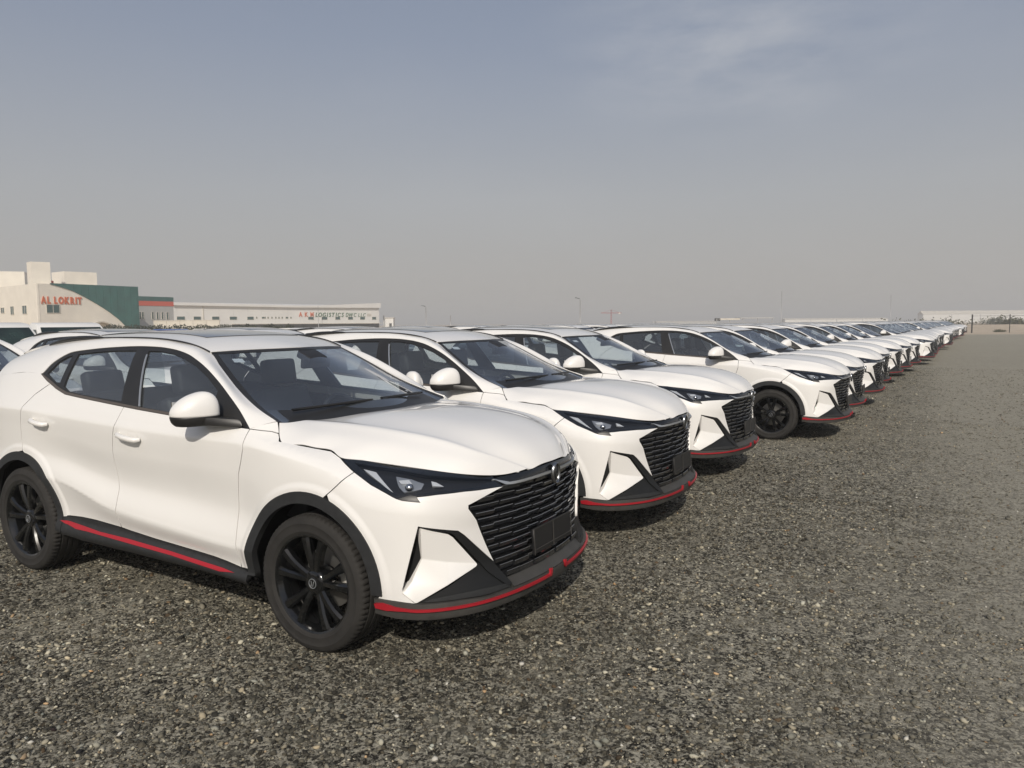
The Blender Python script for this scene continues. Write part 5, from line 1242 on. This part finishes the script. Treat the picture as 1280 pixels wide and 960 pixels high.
def shed(x0, x1, y, z0, z1, lb, mtl='whiteclad', dep=7):
    r = root('warehouse_shed', (x0, y, 0)); n = max(2, int((x1-x0)/18))
    for i in range(n):
        a0, a1 = x0+(x1-x0)*i/n, x0+(x1-x0)*(i+1)/n; bpart('wall_panel', Geo().box(((a0+a1)/2, y, z0/2), (a1-a0-.3, .4, z0)), mtl, r)
    V = [(x0, y-.4, z0), (x1, y-.4, z0), (x1, y+dep/2, z1), (x0, y+dep/2, z1), (x1, y+dep, z0), (x0, y+dep, z0)]
    bpart('roof', Geo().add(V, [(0, 1, 2, 3), (3, 2, 4, 5), (0, 3, 5), (1, 4, 2)]), 'concrete', r); bpart('end_wall', Geo().box((x0+.3, y+dep/2, z0/2), (.5, dep-1, z0)), mtl, r); bpart('end_wall', Geo().box((x1-.3, y+dep/2, z0/2), (.5, dep-1, z0)), mtl, r)
    tag(r, lb, 'warehouse', 'far warehouses on the horizon')
shed(275, 352, 500, 5.6, 7.9, 'pale far warehouse with the highest roof at the right horizon')
shed(190, 262, 520, 2.8, 3.6, 'long low pale warehouse on the horizon, left of the highest one')
shed(356, 470, 490, 4.4, 6.6, 'pale far warehouse cut off by the right picture edge')
shed(120, 170, 620, 2.0, 2.6, 'faint low shed on the horizon, leftmost of the far warehouses', 'greyrender')
shed(170, 228, 900, 2.0, 2.6, 'faint flat shed on the horizon right of the red crane', 'greyrender')
# fence at the far end of the lot
fn_ = root('wire_fence', (58.5, 95, 0))
for x in (58.55, 63.35, 68.2, 73.0): bpart('fence_post', tube_geo([(x, 95, 0), (x, 95, 2.34)], .085 if x < 59 else .05, 8), 'trim', fn_)
for z in (1.08, 2.15): bpart('rail', tube_geo([(58.5, 95, z), (73, 95, z)], .02, 6), 'trim', fn_)
tag(fn_, 'dark wire fence with posts at the far right end of the lot', 'fence')
br = root('sand_berm', (0, 0, 0))
gx = np.linspace(40, 190, 60); gy = np.linspace(112, 150, 16); V = []; F = []
for j, y in enumerate(gy):
    for i, x in enumerate(gx): V.append((x, y, (.55+.25*math.sin(x*.31)+.2*math.sin(x*.83+y*.2))*math.sin(math.pi*j/15)**1.2*min(1, (x-40)/15)-.01))
for j in range(15):
    for i in range(59): F.append((j*60+i, j*60+i+1, (j+1)*60+i+1, (j+1)*60+i))
me = Geo().add(V, F).mesh('sand_berm', 'sand'); bpy.data.objects.remove(br); bo = link('sand_berm', me); bo['kind'] = 'structure'
def scrub(x, y, w, h, lb):
    r = root('desert_shrub', (x, y, 0)); r.location = (x, y, 0)
    def f(): 
        v = np.array([random.gauss(0, .34), random.gauss(0, .34), abs(random.gauss(.35, .28))]); return v*np.array([w, w*.6, h])
    link('crown', foliage(700, f, .14*h+.05, 'scrub').mesh('crown', 'scrub'), r)
    link('trunk', tube_geo([(0, 0, -.05), (.04*w, 0, h*.3), (.1*w, 0, h*.55)], [.08, .05, .02], 6).mesh('trunk', 'concrete'), r); tag(r, lb, 'shrub', 'desert shrubs beyond the fence')
scrub(86, 150, 9, 1.9, 'wide dark shrub beyond the fence, just right of the thick post')
scrub(104, 155, 4.5, 2.2, 'round dark shrub beyond the fence between the two posts')
scrub(76, 148, 5, 1.7, 'dark shrub at the end of the SUV row, left of the thick post')
scrub(72.5, 100, 1.2, .35, 'small low shrub at the foot of the second fence post')
scrub(66, 101, 1.0, .3, 'small low shrub on the sand between the fence posts')
scrub(150, 230, 7, 2.6, 'far shrub before the white sheds on the right')

# ------------------------------------------------------------------ dusty air
hzm = bpy.data.materials.new('dusty_air'); hzm.use_nodes = True; hn, hl_ = hzm.node_tree.nodes, hzm.node_tree.links
hn.remove(hn['Principled BSDF']); pv = hn.new('ShaderNodeVolumePrincipled'); pv.inputs['Color'].default_value = (.96, .955, .94, 1); pv.inputs['Density'].default_value = .0014; pv.inputs['Anisotropy'].default_value = 0.0
hl_.new(pv.outputs['Volume'], hn['Material Output'].inputs['Volume'])
HAZE = True
if HAZE:
    me = Geo().box((0, 7000, 10), (20000, 16000, 24)).mesh('haze', hzm, False); ho = link('haze', me); ho['kind'] = 'stuff'; ho['label'] = 'pale dusty haze lying over the desert'; ho['category'] = 'haze'
